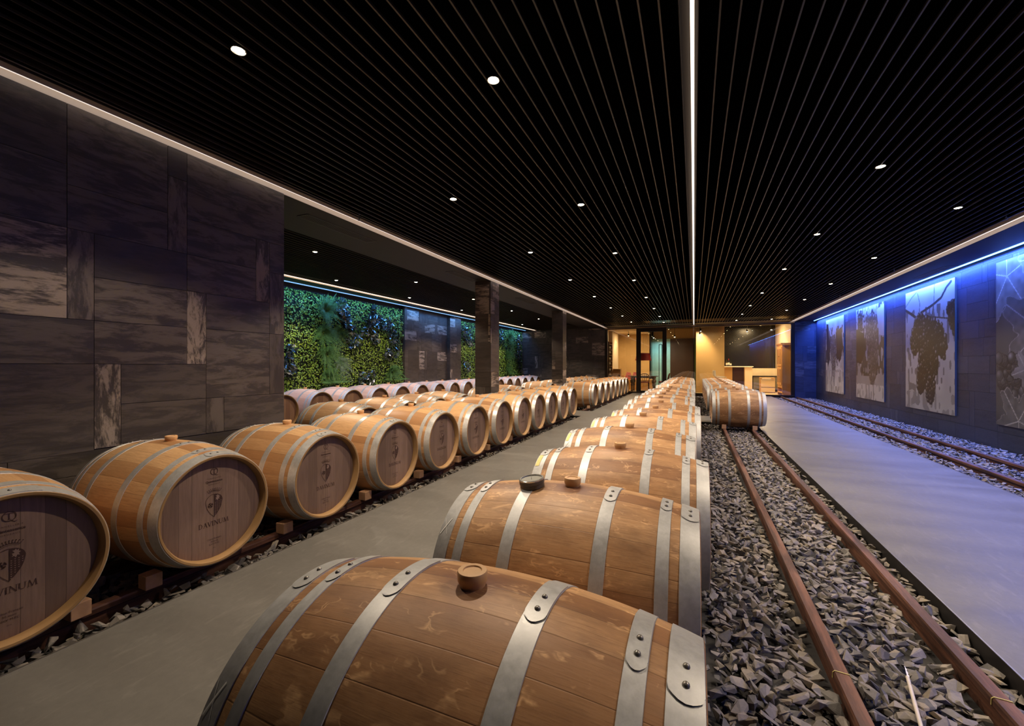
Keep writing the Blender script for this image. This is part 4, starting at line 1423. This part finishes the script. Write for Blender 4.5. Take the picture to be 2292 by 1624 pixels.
# ================================================================== grape pictures on the right wall
def blobnoise(h, w, fy, fx, rs):
    a = rs.uniform(0, 1, (fy + 2, fx + 2))
    y = np.linspace(0, fy, h); x = np.linspace(0, fx, w)
    iy, ix = y.astype(int), x.astype(int)
    ty, tx = (y - iy)[:, None], (x - ix)[None]
    ty = ty * ty * (3 - 2 * ty); tx = tx * tx * (3 - 2 * tx)
    return (a[iy][:, ix] * (1 - ty) * (1 - tx) + a[iy + 1][:, ix] * ty * (1 - tx) + a[iy][:, ix + 1] * (1 - ty) * tx + a[iy + 1][:, ix + 1] * ty * tx)
PW, PH = 170, 216
def painter(kind):
    rs = np.random.RandomState(kind)
    U, V = np.meshgrid(np.linspace(0, 1, PW), np.linspace(0, 1, PH))     # u to the right, v down
    asp = 1.86 / 2.36
    X, Yv = U * asp, V
    img = np.zeros((PH, PW))
    def disc(cx, cy, r, dark, light):
        dx, dy = (X - cx) / r, (Yv - cy) / r
        d = np.sqrt(dx * dx + dy * dy)
        m = d < 1
        sh = dark + (light - dark) * np.clip(1 - np.sqrt((dx + 0.3) ** 2 + (dy + 0.35) ** 2) * 1.15, 0, 1) ** 1.5
        sh = sh * np.where(d > 0.86, 0.6, 1)
        img[m] = sh[m]
    def line(pts, w, val):
        for (a, b), (c, d) in zip(pts[:-1], pts[1:]):
            px, py = X - a, Yv - b
            ex, ey = c - a, d - b
            t = np.clip((px * ex + py * ey) / (ex * ex + ey * ey), 0, 1)
            dist = np.hypot(px - t * ex, py - t * ey)
            img[dist < w] = val
    def inside(poly):
        m = np.zeros(X.shape, bool)
        n = len(poly)
        for i in range(n):
            x0, y0 = poly[i]; x1, y1 = poly[(i + 1) % n]
            c = ((y0 > Yv) != (y1 > Yv)) & (X < (x1 - x0) * (Yv - y0) / ((y1 - y0) or 1e-9) + x0)
            m ^= c
        return m
    def cluster(poly, r, dark, light, n):
        m = inside(poly)
        ys, xs = np.where(m)
        if not len(ys): return
        img[m] = dark * 0.7
        pts = []
        for _ in range(n):
            k = rs.randint(len(ys))
            pts.append((X[0, xs[k]], Yv[ys[k], 0]))
        pts.sort(key=lambda p: -p[1])
        for (a, b) in pts:
            disc(a, b, r * rs.uniform(0.8, 1.15), dark * rs.uniform(0.7, 1.3), light * rs.uniform(0.5, 1.1))
    def leaf(cx, cy, r, a0, val, vein):
        ang = np.arctan2(Yv - cy, X - cx) - a0
        d = np.hypot(X - cx, Yv - cy) / r
        edge = 0.72 + 0.22 * np.cos(ang * 5) + 0.05 * np.cos(ang * 19)
        m = d < edge
        img[m] = (val * (0.75 + 0.4 * N2))[m]
        for k in range(5):
            a = a0 + k * 2 * PI / 5
            vm = m & (np.abs((X - cx) * math.sin(a) - (Yv - cy) * math.cos(a)) < 0.0028) & (((X - cx) * math.cos(a) + (Yv - cy) * math.sin(a)) > 0)
            img[vm] = vein
        img[(d < edge) & (d > edge - 0.022)] = vein * 0.7
    N1 = blobnoise(PH, PW, 9, 7, rs); N2 = blobnoise(PH, PW, 34, 27, rs); N3 = blobnoise(PH, PW, 16, 26, rs)
    if kind == 3:
        img[:] = 0.62 - 0.16 * V + 0.12 * (N1 - 0.5)
        m = (N3 > 0.66) & (V > 0.16); img[m] = 0.24
        m = (V > 0.86) & (N3 > 0.5); img[m] = 0.30
        line([(0, 0.15), (0.10, 0.19), (0.2, 0.235)], 0.013, 0.08)
        line([(0.28, 0.20), (0.47, 0.16), (0.60, 0.12), (0.68, 0.05), (0.74, 0.02)], 0.011, 0.10)
        line([(0.25, 0.215), (0.45, 0.25), (0.72, 0.29)], 0.006, 0.10)
        line([(0.22, 0.03), (0.26, 0.12), (0.25, 0.22)], 0.004, 0.12)
        line([(0.50, 0.0), (0.49, 0.14), (0.44, 0.30)], 0.004, 0.15)
        line([(0.0, 0.12), (0.12, 0.05), (0.2, 0.02)], 0.006, 0.3)
        cluster([(0.17, 0.26), (0.24, 0.20), (0.36, 0.24), (0.48, 0.27), (0.62, 0.33), (0.68, 0.47), (0.66, 0.58), (0.56, 0.56), (0.54, 0.66), (0.50, 0.76), (0.51, 0.86), (0.43, 0.95), (0.38, 0.90), (0.36, 0.80), (0.32, 0.86), (0.27, 0.88), (0.21, 0.80), (0.24, 0.64), (0.24, 0.52), (0.14, 0.55), (0.09, 0.46), (0.12, 0.34)], 0.024, 0.035, 0.62, 560)
        cluster([(0.70, 0.18), (0.79, 0.15), (0.79, 0.42), (0.73, 0.34), (0.69, 0.24)], 0.022, 0.04, 0.3, 70)
    elif kind == 2:
        img[:] = 0.50 - 0.22 * V + 0.1 * N1
        img[(N3 > 0.45) & (V < 0.75)] = 0.10
        img[(N2 > 0.55) & (V < 0.35)] = 0.45
        m = inside([(0, 0.22), (0.24, 0.28), (0.30, 0.45), (0.16, 0.62), (0.0, 0.60)]); img[m] = 0.05
        cluster([(0.3, 0.1), (0.62, 0.12), (0.60, 0.36), (0.62, 0.6), (0.54, 0.82), (0.44, 0.84), (0.38, 0.6), (0.34, 0.4)], 0.030, 0.16, 0.6, 260)
        cluster([(0.06, 0.05), (0.2, 0.03), (0.2, 0.26), (0.05, 0.24)], 0.02, 0.08, 0.5, 50)
        m = inside([(0.60, 0.06), (0.79, 0.02), (0.79, 0.34), (0.66, 0.32)]); img[m] = (0.55 + 0.2 * N1)[m]
        m = (V > 0.84) & (N3 > 0.42); img[m] = 0.55
    elif kind == 1:
        img[:] = 0.55 + 0.2 * (N1 - 0.5)
        img[(N3 > 0.6) & (V > 0.12) & (V < 0.6)] = 0.10
        m = inside([(0.02, 0.05), (0.12, 0.06), (0.17, 0.3), (0.2, 0.55), (0.1, 0.66), (0.04, 0.5)]); img[m] = 0.05
        m = inside([(0.46, 0.2), (0.7, 0.14), (0.76, 0.4), (0.66, 0.56), (0.52, 0.66), (0.48, 0.45)]); img[m] = 0.05
        cluster([(0.24, 0.24), (0.42, 0.22), (0.46, 0.46), (0.44, 0.66), (0.38, 0.92), (0.30, 0.7), (0.22, 0.45)], 0.018, 0.2, 0.75, 340)
        leaf(0.6, 0.66, 0.13, 0.4, 0.6, 0.8)
        m = (V > 0.70) & (N3 < 0.42); img[m] = 0.32
        m = (V > 0.70) & (np.abs(np.sin(U * 34)) < 0.2); img[m] = 0.75
    else:
        img[:] = 0.08 + 0.12 * N1
        leaf(0.10, 0.10, 0.34, 0.9, 0.34, 0.75)
        leaf(0.52, 0.07, 0.34, 2.0, 0.42, 0.8)
        leaf(0.36, 0.44, 0.36, 1.2, 0.22, 0.55)
        leaf(0.70, 0.42, 0.30, 0.2, 0.24, 0.6)
        cluster([(0.02, 0.58), (0.30, 0.60), (0.34, 0.80), (0.16, 0.84), (0.03, 0.78)], 0.034, 0.12, 0.5, 90)
        cluster([(0.36, 0.60), (0.76, 0.56), (0.77, 0.86), (0.40, 0.84)], 0.032, 0.12, 0.5, 130)
        leaf(0.26, 0.66, 0.13, 1.6, 0.34, 0.5)
        leaf(0.20, 0.96, 0.24, 0.3, 0.2, 0.5)
        leaf(0.60, 0.95, 0.26, 1.3, 0.24, 0.5)
    return np.clip(0.80 * img ** 1.3, 0.010, 0.9)

m = M('print', 0.35, spec=0.45)
m.col(m.n('ShaderNodeVertexColor', layer_name='print').outputs[0])
MT['print'] = m.mat

def grape_picture(kind, y0, y1, label):
    z0, z1, X1, th = 0.305, 2.655, XR - 0.008, 0.024
    t = empty('grape_picture', (X1, (y0 + y1) / 2, z0))
    tag(t, label, 'picture', 'tall black and white vine pictures on the blue wall')
    g = G(); g.box(-th + 0.002, 0, -(y1 - y0) / 2, (y1 - y0) / 2, 0, z1 - z0)
    g.build('canvas', MT['grille'], t)
    img = painter(kind)
    # seen from the room: viewer's left is far end (larger y)
    ys = np.linspace((y1 - y0) / 2, -(y1 - y0) / 2, PW); zs = np.linspace(z1 - z0, 0, PH)
    YY, ZZ = np.meshgrid(ys, zs)
    V = np.stack([np.full(YY.size, -th), YY.ravel(), ZZ.ravel()], 1)
    i = (np.arange(PH - 1)[:, None] * PW + np.arange(PW - 1)[None]).ravel()
    F = np.stack([i, i + 1, i + PW + 1, i + PW], 1)[:, ::-1]
    o = np_mesh('printed_face', V, F, MT['print'], t)
    ca = o.data.color_attributes.new('print', 'FLOAT_COLOR', 'POINT')
    v = img.ravel()
    col = np.stack([v * 1.0, v * 0.97, v * 0.94, np.ones_like(v)], 1)
    ca.data.foreach_set('color', col.astype(np.float32).ravel())
grape_picture(4, 6.68, 8.54, 'tall picture of vine leaves above grapes, cut off by the photo edge')
grape_picture(3, 9.62, 11.45, 'tall picture of one dark grape cluster hanging from a branch')
grape_picture(2, 12.56, 14.41, 'tall picture of a pale elongated grape cluster among dark leaves')
grape_picture(1, 15.47, 17.33, 'tall picture of small grapes and leaves next to the glass wall')

# ================================================================== glass wall
FX = [(-3.56, -3.44), (-2.24, -2.10), (-1.16, -1.04), (3.31, 3.43)]
ft = 2.715
g = G()
for a, b in FX:
    g.bbox(a, b, YB - 0.04, YB + 0.06, 0, ft, 0.003)
g.bbox(-3.56, 3.43, YB - 0.05, YB + 0.06, ft - 0.012, ft + 0.060, 0.003)
g.bbox(-3.56, 3.43, YB - 0.05, YB + 0.06, -0.08, 0.055, 0.003)
g.bbox(-2.10, -1.16, YB - 0.03, YB + 0.05, ft - 0.10, ft - 0.01, 0.003)
g.box(-0.012, 0.004, YB - 0.01, YB + 0.02, 0.05, ft)
wf = struct(g.build('window_1', MT['frame']))
g = G(); g.box(-3.55, 3.42, YB - 0.062, YB - 0.050, ft + 0.028, ft + 0.045); struct(g.build('trim_2', MT['brass']))
for (a, b) in ((-3.44, -2.24), (-1.04, -0.012), (0.004, 3.31)):
    g = G(); g.add([(a, YB + 0.006, 0.055), (b, YB + 0.006, 0.055), (b, YB + 0.006, ft - 0.01), (a, YB + 0.006, ft - 0.01)], [(0, 1, 2, 3)])
    g.build('pane', MT['glass'], wf)
t = empty('door_1', (-2.10, YB, 0)); struct(t)
g = G()
g.box(0.0, 0.04, -0.012, 0.02, 0.055, ft - 0.10); g.box(0.90, 0.94, -0.012, 0.02, 0.055, ft - 0.10)
g.box(0.0, 0.94, -0.012, 0.02, 0.055, 0.11); g.box(0, 0.94, -0.012, 0.02, ft - 0.15, ft - 0.10)
g.build('door_frame', MT['frame'], t)
g = G(); g.add([(0.04, 0.006, 0.11), (0.90, 0.006, 0.11), (0.90, 0.006, ft - 0.15), (0.04, 0.006, ft - 0.15)], [(0, 1, 2, 3)]); g.build('pane', MT['glass'], t)
g = G()
for yy in (-0.07,):
    g.bbox(0.76, 0.785, yy - 0.012, yy + 0.012, 0.45, 2.03, 0.002); g.bbox(0.875, 0.90, yy - 0.012, yy + 0.012, 0.45, 2.03, 0.002)
    g.bbox(0.76, 0.90, yy - 0.012, yy + 0.012, 2.005, 2.03, 0.002); g.bbox(0.76, 0.90, yy - 0.012, yy + 0.012, 0.45, 0.475, 0.002)
    g.box(0.88, 0.895, yy, -0.012, 1.7, 1.72); g.box(0.88, 0.895, yy, -0.012, 0.8, 0.82)
g.build('door_handle', MT['black'], t)

# ================================================================== tasting room behind the glass
g = G(); g.box(-4.2, 4.6, YB + 0.06, 25.0, -0.18, 0.0); struct(g.build('floor_tasting_room', MT['floor_in']))
g = G(); g.box(-4.2, 4.6, YB + 0.06, 25.0, 3.02, 3.06); struct(g.build('ceiling_tasting_room', MT['dark_wall']))
g = G(); g.box(-4.2, -2.02, YB + 0.06, 22.6, 2.74, 2.80); g.box(1.16, 4.4, YB + 0.06, 20.0, 2.80, 2.9)
struct(g.build('ceiling_tasting_soffit', MT['cream']))
g = G()
g.box(-3.75, -3.60, YB + 0.06, 22.6, 0, 3.02)
g.box(-3.60, -3.46, 19.95, 21.6, 0, 2.75)      # shallow pier
struct(g.build('wall_tasting_left', MT['cream']))
g = G()
g.box(-3.75, -2.02, 22.5, 22.65, 0, 3.02)
g.box(-1.95, 0.25, 23.4, 23.55, 2.52, 3.02)
struct(g.build('wall_tasting_back_left', MT['tan']))
g = G(); g.box(0.08, 1.18, 20.15, 24.0, 0, 3.02); struct(g.build('wall_tasting_middle', MT['tan_gloss']))
g = G(); g.box(1.18, 4.4, 23.0, 23.2, 0, 3.02); struct(g.build('wall_tasting_dark', MT['dark_wall']))
g = G(); g.box(3.46, 3.6, YB + 0.06, 23.0, 0, 3.02); struct(g.build('wall_tasting_right', MT['cream']))
g = G(); g.box(-1.12, -0.04, 23.3, 23.42, 0, 2.52); struct(g.build('door_2', MT['brown']))
g = G(); g.box(-2.02, -1.12, 23.3, 23.36, 0, 2.52); struct(g.build('window_2', MT['teal']))
g = G(); g.box(-2.06, -2.0, 22.5, 23.36, 0, 3.02); g.box(-0.04, 0.0, 23.2, 23.36, 0, 2.52); struct(g.build('trim_3', MT['frame']))
g = G(); g.box(0.0, 0.08, 23.3, 23.36, 0, 2.52); struct(g.build('reflection_strip', flat('green_reflection', (0.16, 0.28, 0.08), 0.3)))  # green reflection of the glass door, built as a coloured strip

def fill_light(x, y, z, p, size, col=(1.0, 0.70, 0.36)):  # added fill lamp without a fitting, brightens the tasting room
    d = bpy.data.lights.new('fill_lamp', 'AREA')
    d.energy = p; d.color = col; d.size = size; d.shape = 'DISK'
    o = bpy.data.objects.new('fill_lamp', d); C.objects.link(o); o.location = (x, y, z)
    return o
# track spots
def track_spot(x, y, z, label, p, tilt=(0.5, 0.0)):
    t = empty('track_spot', (x, y, z))
    tag(t, label, 'spotlight', 'black track spotlights in the tasting room')
    g = G(); g.lathe([(0.008, 0.0), (0.008, 3.02 - z)], 10); g.build('stem', MT['black'], t)
    g = G(); g.lathe([(0.03, -0.09), (0.032, -0.02), (0.02, 0.02), (0.01, 0.03)], 14); g.build('housing', MT['black'], t, True)
    g = G(); g.lathe([(0.026, -0.094), (0.026, -0.0905)], 14); g.build('lamp_disc', MT['lamp'], t)
    d = bpy.data.lights.new('track_lamp', 'SPOT'); d.energy = p; d.color = (1.0, 0.70, 0.38); d.spot_size = 1.9; d.spot_blend = 0.6; d.shadow_soft_size = 0.03
    o = bpy.data.objects.new('lamp_light', d); C.objects.link(o); o.parent = t; o.location = (0, 0, -0.10); o.rotation_euler = (tilt[0], tilt[1], 0)
track_spot(0.25, 19.6, 2.68, 'black ceiling spotlight before the tan wall, upper one', 110, (0.7, 0.3))
track_spot(0.22, 19.3, 2.52, 'black ceiling spotlight before the tan wall, lower one', 90, (0.7, 0.3))
track_spot(-1.75, 21.2, 2.55, 'black ceiling spotlight above the dining table', 70, (0.5, -0.4))
track_spot(-0.85, 21.8, 2.60, 'black ceiling spotlight before the dark brown door', 30, (0.3, 0.0))
track_spot(2.1, 20.9, 2.7, 'black ceiling spotlight above the bar counter', 40, (0.5, 0.1))
track_spot(2.9, 20.2, 2.7, 'black ceiling spotlight near the tall wooden cabinet', 90, (0.35, -0.1))
track_spot(-2.8, 20.4, 2.62, 'black ceiling spotlight near the bottle rack', 90, (0.5, 0.4))
fill_light(-2.6, 20.9, 2.70, 42, 0.5)
fill_light(2.4, 21.2, 2.95, 120, 0.5)
fill_light(2.3, 18.86, 2.6, 60, 0.2)  # added to brighten the tall cabinet from the front
fill_light(0.7, 18.9, 2.6, 16, 0.2)  # added to brighten the white stool
fill_light(-1.55, 22.6, 2.4, 16, 0.4, (0.6, 0.95, 1.0))  # added cool fill before the teal pane

# bottle rack on the cream wall
t = empty('bottle_rack', (-3.46, 19.45, 0))
tag(t, 'wall-mounted wooden rack of wine bottles inside the glass room', 'rack')
g = G()
g.bbox(-0.13, -0.115, -0.42, 0.42, 0.45, 2.22, 0.002)
for k in range(7):
    z = 0.60 + k * 0.25
    g.bbox(-0.13, 0.02, -0.42, 0.42, z, z + 0.02, 0.002)
g.bbox(-0.13, 0.02, -0.42, -0.40, 0.45, 2.22, 0.002); g.bbox(-0.13, 0.02, 0.40, 0.42, 0.45, 2.22, 0.002)
g.build('shelf_frame', MT['pine_dark'], t)
def bottle_proto():
    t = empty('wine_bottle')
    g = G(); g.lathe([(0.034, 0.0), (0.0375, 0.006), (0.0375, 0.19), (0.032, 0.215), (0.0145, 0.245), (0.0135, 0.29), (0.0155, 0.292), (0.0155, 0.30)], 16)
    g.build('glass_body', MT['bottle'], t, True)
    g = G(); g.lathe([(0.0379, 0.06), (0.0379, 0.15)], 16, cap=False); g.build('paper_label', MT['paper'], t, True)
    g = G(); g.lathe([(0.0160, 0.25), (0.0165, 0.303), (0.012, 0.305)], 12); g.build('foil_cap', MT['bottle'], t, True)
    return t
BP = bottle_proto(); first = True
def bottle(x, y, z, label, group, rot=(0, 0, 0)):
    global first
    b = BP if first else copy_tree(BP)
    first = False
    b.location = (x, y, z); b.rotation_euler = rot
    tag(b, label, 'bottle', group)
    return b
for k in range(6):
    for j in range(4):
        zz = 0.62 + k * 0.25
        bottle(-3.53, 19.12 + j * 0.21, zz + (0.0 if k % 2 else 0.035), 'wine bottle in the wall rack, %s shelf from the bottom, %s along it' % (ORD[k], ORD[j]), 'bottles in the wall rack', (0, R(90) if False else 0, 0) if False else (0.0, 0.0, 0) if k % 2 == 0 and False else (0, 0, 0))
for b_, s in (('closest to the tan wall', 0), ('with the red capsule in the middle', 1), ('shortest of the three', 2)):
    b = bottle(1.37 + s * 0.085, 21.85 + 0.05 * s, 1.125, 'dark wine bottle on the white bar counter, %s' % b_, 'bottles on the bar counter')
    if s == 1:
        c = [q for q in b.children if q.name.startswith('foil_cap')][0]
        c.data = c.data.copy(); c.data.materials[0] = MT['red']
        b.scale = (1, 1, 1.12)
    if s == 2: b.scale = (1, 1, 0.85)

# wooden boxes by the cream pier
for i, (y, z, s) in enumerate(((20.1, 0.0, 0.55), (20.1, 0.55, 0.45), (20.9, 0.0, 0.7))):
    g = G(); g.bbox(-0.17, 0.17, -0.2, 0.2, 0, s, 0.006)
    for k in range(3): g.box(0.168, 0.175, -0.19, 0.19, 0.03 + k * s / 3, 0.03 + k * s / 3 + s / 3 - 0.02)
    o = g.build('wooden_crate', MT['pine'], loc=(-3.26, y, z))
    tag(o, 'pale wooden wine crate by the cream wall, %s' % ('under another crate', 'stacked on top of a crate', 'single taller one')[i], 'crate', 'wooden crates in the glass room')

# dining table with turned legs
t = empty('dining_table', (-2.12, 20.25, 0))
tag(t, 'dark wooden dining table with turned legs inside the glass room', 'table')
g = G(); g.bbox(-0.62, 0.66, -0.45, 0.45, 0.665, 0.695, 0.008); g.build('tabletop', MT['walnut'], t)
g = G(); g.box(-0.5, 0.52, -0.36, -0.34, 0.60, 0.665); g.box(-0.5, 0.52, 0.34, 0.36, 0.60, 0.665); g.build('apron', MT['walnut'], t)
for x, y in ((-0.46, -0.34), (0.46, -0.34), (-0.46, 0.34), (0.46, 0.34)):
    g = G(); g.lathe([(0.03, 0), (0.045, 0.03), (0.03, 0.08), (0.03, 0.22), (0.055, 0.30), (0.035, 0.34), (0.075, 0.42), (0.07, 0.5), (0.035, 0.54), (0.06, 0.58), (0.06, 0.66)], 14, Matrix.Translation((x, y, 0)))
    g.build('leg', MT['walnut'], t, True)

def dining_chair(x, y, rz, label, mat='walnut', seat='red'):
    t = empty('dining_chair', (x, y, 0), rz)
    tag(t, label, 'chair', 'wooden dining chairs in the glass room')
    g = G(); g.bbox(-0.21, 0.21, -0.20, 0.20, 0.40, 0.46, 0.015); g.build('seat', MT[seat], t)
    for sx in (-1, 1):
        g = G(); g.tube([(sx * 0.19, 0.18, 0.40), (sx * 0.19, 0.185, 0.2), (sx * 0.19, 0.19, 0.0)], [0.02, 0.016, 0.013], 8); g.build('leg', MT[mat], t, True)
        g = G(); g.tube([(sx * 0.19, -0.18, 0.42), (sx * 0.19, -0.20, 0.2), (sx * 0.19, -0.23, 0.0)], [0.02, 0.018, 0.015], 8); g.build('leg', MT[mat], t, True)
    g = G()
    g.tube([(-0.19, -0.18, 0.42), (-0.20, -0.20, 0.60), (-0.17, -0.23, 0.74), (-0.08, -0.25, 0.80), (0.08, -0.25, 0.80), (0.17, -0.23, 0.74), (0.20, -0.20, 0.60), (0.19, -0.18, 0.42)], 0.018, 8)
    for sx in (-0.07, 0, 0.07):
        g.tube([(sx * 0.6, -0.19, 0.44), (sx * 1.4, -0.215, 0.60), (sx, -0.245, 0.78)], 0.010, 6)
    g.build('backrest', MT[mat], t, True)
dining_chair(-2.02, 19.62, 0.15, 'dark wooden chair with red seat seen from behind at the dining table')
dining_chair(-2.95, 20.1, -1.4, 'dark wooden chair with red seat at the rack end of the dining table')
dining_chair(-1.25, 20.3, 1.5, 'red-seated chair at the door end of the dining table')
for i, (x, y) in enumerate(((-2.92, 21.2), (-2.6, 21.2))):
    g = G(); g.prism([(-0.18, 0), (0.18, 0), (0.10, 0.32), (-0.06, 0.34)], -0.05, 0.05, axis='y')
    o = g.build('striped_cushion', MT['stripe'], loc=(x, y, 0.5), rz=0.4)
    tag(o, 'red and white striped cushion on the bench, %s' % ('closer to the rack', 'closer to the table')[i], 'cushion', 'striped cushions on the bench')
g = G(); g.bbox(-0.7, 0.9, -0.25, 0.25, 0, 0.5, 0.01); o = g.build('bench', MT['pine'], loc=(-2.7, 21.3, 0)); tag(o, 'low pale wooden bench behind the dining table', 'bench')

# red pendant
t = empty('pendant_lamp', (-2.13, 20.3, 1.39))
tag(t, 'wide red pendant lamp hanging over the dining table', 'lamp')
g = G(); g.lathe([(0.36, 0.0), (0.28, 0.32), (0.275, 0.32), (0.355, 0.0)], 32, cap=False); g.build('lamp_shade', MT['red'], t, True)
g = G(); g.lathe([(0.278, 0.322), (0.278, 0.335)], 32); g.build('top_ring', MT['cream'], t, True)
g = G(); g.tube([(0.0, 0, 0.33), (0.02, 0, 0.7), (0.0, 0, 1.4)], 0.004, 6); g.build('cord', MT['cream'], t)
g = G(); g.tube([(0.16, 0, 0.33), (0.26, 0, 0.55), (0.22, 0, 0.85), (0.02, 0, 1.25)], 0.004, 6); g.build('cord', MT['cream'], t)

# bar counter
t = empty('bar_counter', (1.83, 22.0, 0))
tag(t, 'white bar counter on slab legs before the dark glossy wall', 'counter')
g = G(); g.bbox(-0.62, 0.60, -0.30, 0.30, 1.085, 1.125, 0.004); g.build('countertop', MT['white'], t)
g = G(); g.bbox(0.26, 0.56, -0.25, 0.28, 0, 1.085, 0.004); g.build('support_panel', MT['cream'], t)
g = G(); g.bbox(-0.60, -0.22, -0.05, 0.28, 0, 1.085, 0.004); g.build('support_panel', MT['tan'], t)
g = G(); g.bbox(-0.22, 0.26, 0.10, 0.28, 0, 1.085, 0.004); g.build('back_panel', MT['brown'], t)
# low kitchen run
t = empty('kitchen_cabinet', (2.93, 22.1, 0))
tag(t, 'grey wooden kitchen cabinet run with pale worktop beyond the bar', 'cabinet')
g = G(); g.bbox(-0.50, 0.52, -0.28, 0.35, 0.10, 0.66, 0.004); g.build('carcass', MT['grey_wood'], t)
g = G(); g.box(-0.5, 0.52, -0.24, 0.35, 0, 0.10); g.build('plinth', MT['black'], t)
g = G(); g.bbox(-0.52, 0.52, -0.31, 0.36, 0.665, 0.70, 0.003); g.build('worktop', MT['dark_wall'], t)
g = G(); g.box(-0.52, 0.52, 0.36, 0.40, 0.70, 1.03); g.build('splashback', MT['cream'], t)
t = empty('dishwasher', (2.88, 20.95, 0))
tag(t, 'small stainless steel undercounter dishwasher before the cabinets', 'dishwasher')
g = G(); g.bbox(-0.27, 0.26, -0.02, 0.45, 0.015, 0.65, 0.006); g.build('casing', MT['brass'], t)
g = G(); g.bbox(-0.26, 0.25, -0.05, -0.021, 0.03, 0.55, 0.006); d = g.build('door', MT['cream'], t)
g = G(); g.tube([(-0.25, -0.075, 0.545), (0.0, -0.09, 0.535), (0.24, -0.075, 0.545)], 0.01, 8); g.build('handle', MT['steel'], d, True)
g = G(); g.bbox(-0.22, 0.12, -0.035, -0.021, 0.575, 0.62, 0.003); g.build('control_panel', MT['white'], t)
g = G(); g.box(-0.26, 0.25, -0.053, -0.05, 0.22, 0.25); g.build('band', MT['steel'], t)
# tall cabinet: doors face the room's middle (-x)
t = empty('tall_cabinet', (3.21, 19.62, 0))
tag(t, 'tall carved pine cabinet standing behind the glass at its picture-wall end', 'cabinet')
g = G(); g.bbox(-0.12, 0.20, -0.55, 0.42, 0.30, 1.94, 0.004); g.bbox(-0.12, 0.20, -0.55, -0.51, 0, 0.30, 0.003); g.bbox(-0.12, 0.20, 0.38, 0.42, 0, 0.30, 0.003)
g.build('carcass', MT['pine'], t)
g = G(); g.prism([(-0.17, 2.02), (-0.17, 1.99), (-0.12, 1.93), (0.21, 1.93), (0.21, 2.02)], -0.60, 0.46, axis='y'); g.build('cornice', MT['pine'], t)
for k, (z0, z1) in enumerate(((0.42, 1.10), (1.14, 1.88))):
    for (ya, yb) in ((-0.51, -0.07), (-0.05, 0.38)):
        g = G(); g.bbox(-0.145, -0.121, ya, yb, z0, z1, 0.004); d = g.build('door', MT['pine'], t)
        g = G(); g.bbox(-0.152, -0.146, ya + 0.07, yb - 0.07, z0 + 0.08, z1 - 0.08, 0.002); g.build('door_panel', MT['pine_dark'], d)
        g = G(); g.lathe([(0.008, 0), (0.014, 0.012), (0.014, 0.02)], 10, Matrix.Translation((-0.146, yb - 0.03 if ya < -0.3 else ya + 0.03, (z0 + z1) / 2)) @ Matrix.Rotation(-PI / 2, 4, 'Y')); g.build('knob', MT['steel'], d, True)
g = G(); g.bbox(-0.12, 0.20, -0.51, 0.38, 0.10, 0.14, 0.003); g.build('lower_shelf', MT['pine'], t)
# white bar stool
t = empty('bar_stool', (0.98, 19.75, 0), 0.12)
tag(t, 'white moulded bar stool with low back before the tan wall', 'stool')
g = G()
pr = [(-0.24, 0.95, 0.05), (-0.245, 0.80, 0.065), (-0.22, 0.72, 0.06), (-0.12, 0.655, 0.05), (0.0, 0.66, 0.045), (0.16, 0.665, 0.04), (0.24, 0.66, 0.02)]
vs, fs = [], []
for (x, z, th) in pr:
    for yy in (-0.19, -0.15, 0.15, 0.19):
        vs.append((x, yy, z + (0.0 if abs(yy) < 0.16 else 0.01)))
    for yy in (0.19, 0.15, -0.15, -0.19):
        vs.append((x + (th if z > 0.71 and x < -0.15 else 0), yy, z + (0 if z > 0.71 and x < -0.15 else th)))
for k in range(len(pr) - 1):
    for j in range(8):
        fs.append((k * 8 + j, k * 8 + (j + 1) % 8, (k + 1) * 8 + (j + 1) % 8, (k + 1) * 8 + j))
fs.append(tuple(range(8))[::-1]); fs.append(tuple((len(pr) - 1) * 8 + j for j in range(8)))
g.add(vs, fs); g.build('seat_shell', MT['white'], t, True)
g = G(); g.lathe([(0.19, 0.0), (0.19, 0.012), (0.03, 0.02), (0.025, 0.68)], 24); g.build('pedestal', MT['steel'], t, True)

# ================================================================== small things in the gravel
t = empty('broken_tube', (0.70, 1.95, -0.03))
tag(t, 'pale broken plastic tube sticking out of the gravel between the rails', 'tube')
g = G()
A, B = Vector((0.055, 0.16, -0.008)), Vector((-0.085, -0.42, 0.028))
pts = [A.lerp(B, k / 12) for k in range(13)]
g.tube(pts, [0.0062] * 13, 14)
g.build('tube_wall', MT['plastic'], t, True)
g = G()
s = []
for k in range(9):
    q = A + (A - B).normalized() * 0.010 * k
    w = 0.006 + 0.0016 * math.sin(k * 2.3) - 0.0004 * k
    s.append((q.x - w * 0.2, q.y, q.z + 0.004)); s.append((q.x + w, q.y, q.z + 0.002))
g.add(s + [(a, b, c - 0.002) for a, b, c in s], [(2 * k, 2 * k + 1, 2 * k + 3, 2 * k + 2) for k in range(8)] + [(18 + 2 * k, 20 + 2 * k, 21 + 2 * k, 19 + 2 * k) for k in range(8)])
g.build('torn_end', MT['white'], t)
for i, (x, y) in enumerate(((RAILS_C[0], 1.96), (RAILS_C[1], 2.02))):
    g = G()
    g.tube([(x - 0.028, y + 0.006, -0.02), (x - 0.0275, y + 0.005, 0.002), (x - 0.022, y + 0.003, 0.0098), (x, y, 0.0100), (x + 0.022, y - 0.003, 0.0098), (x + 0.0275, y - 0.004, 0.002), (x + 0.028, y - 0.005, -0.02)], 0.0017, 6)
    o = g.build('yellow_thread', MT['yellow'])
    tag(o, 'thin yellow thread tied over the rusty rail, %s' % ('the one closer to the barrels', 'the one closer to the aisle')[i], 'thread', 'yellow threads on the rails')
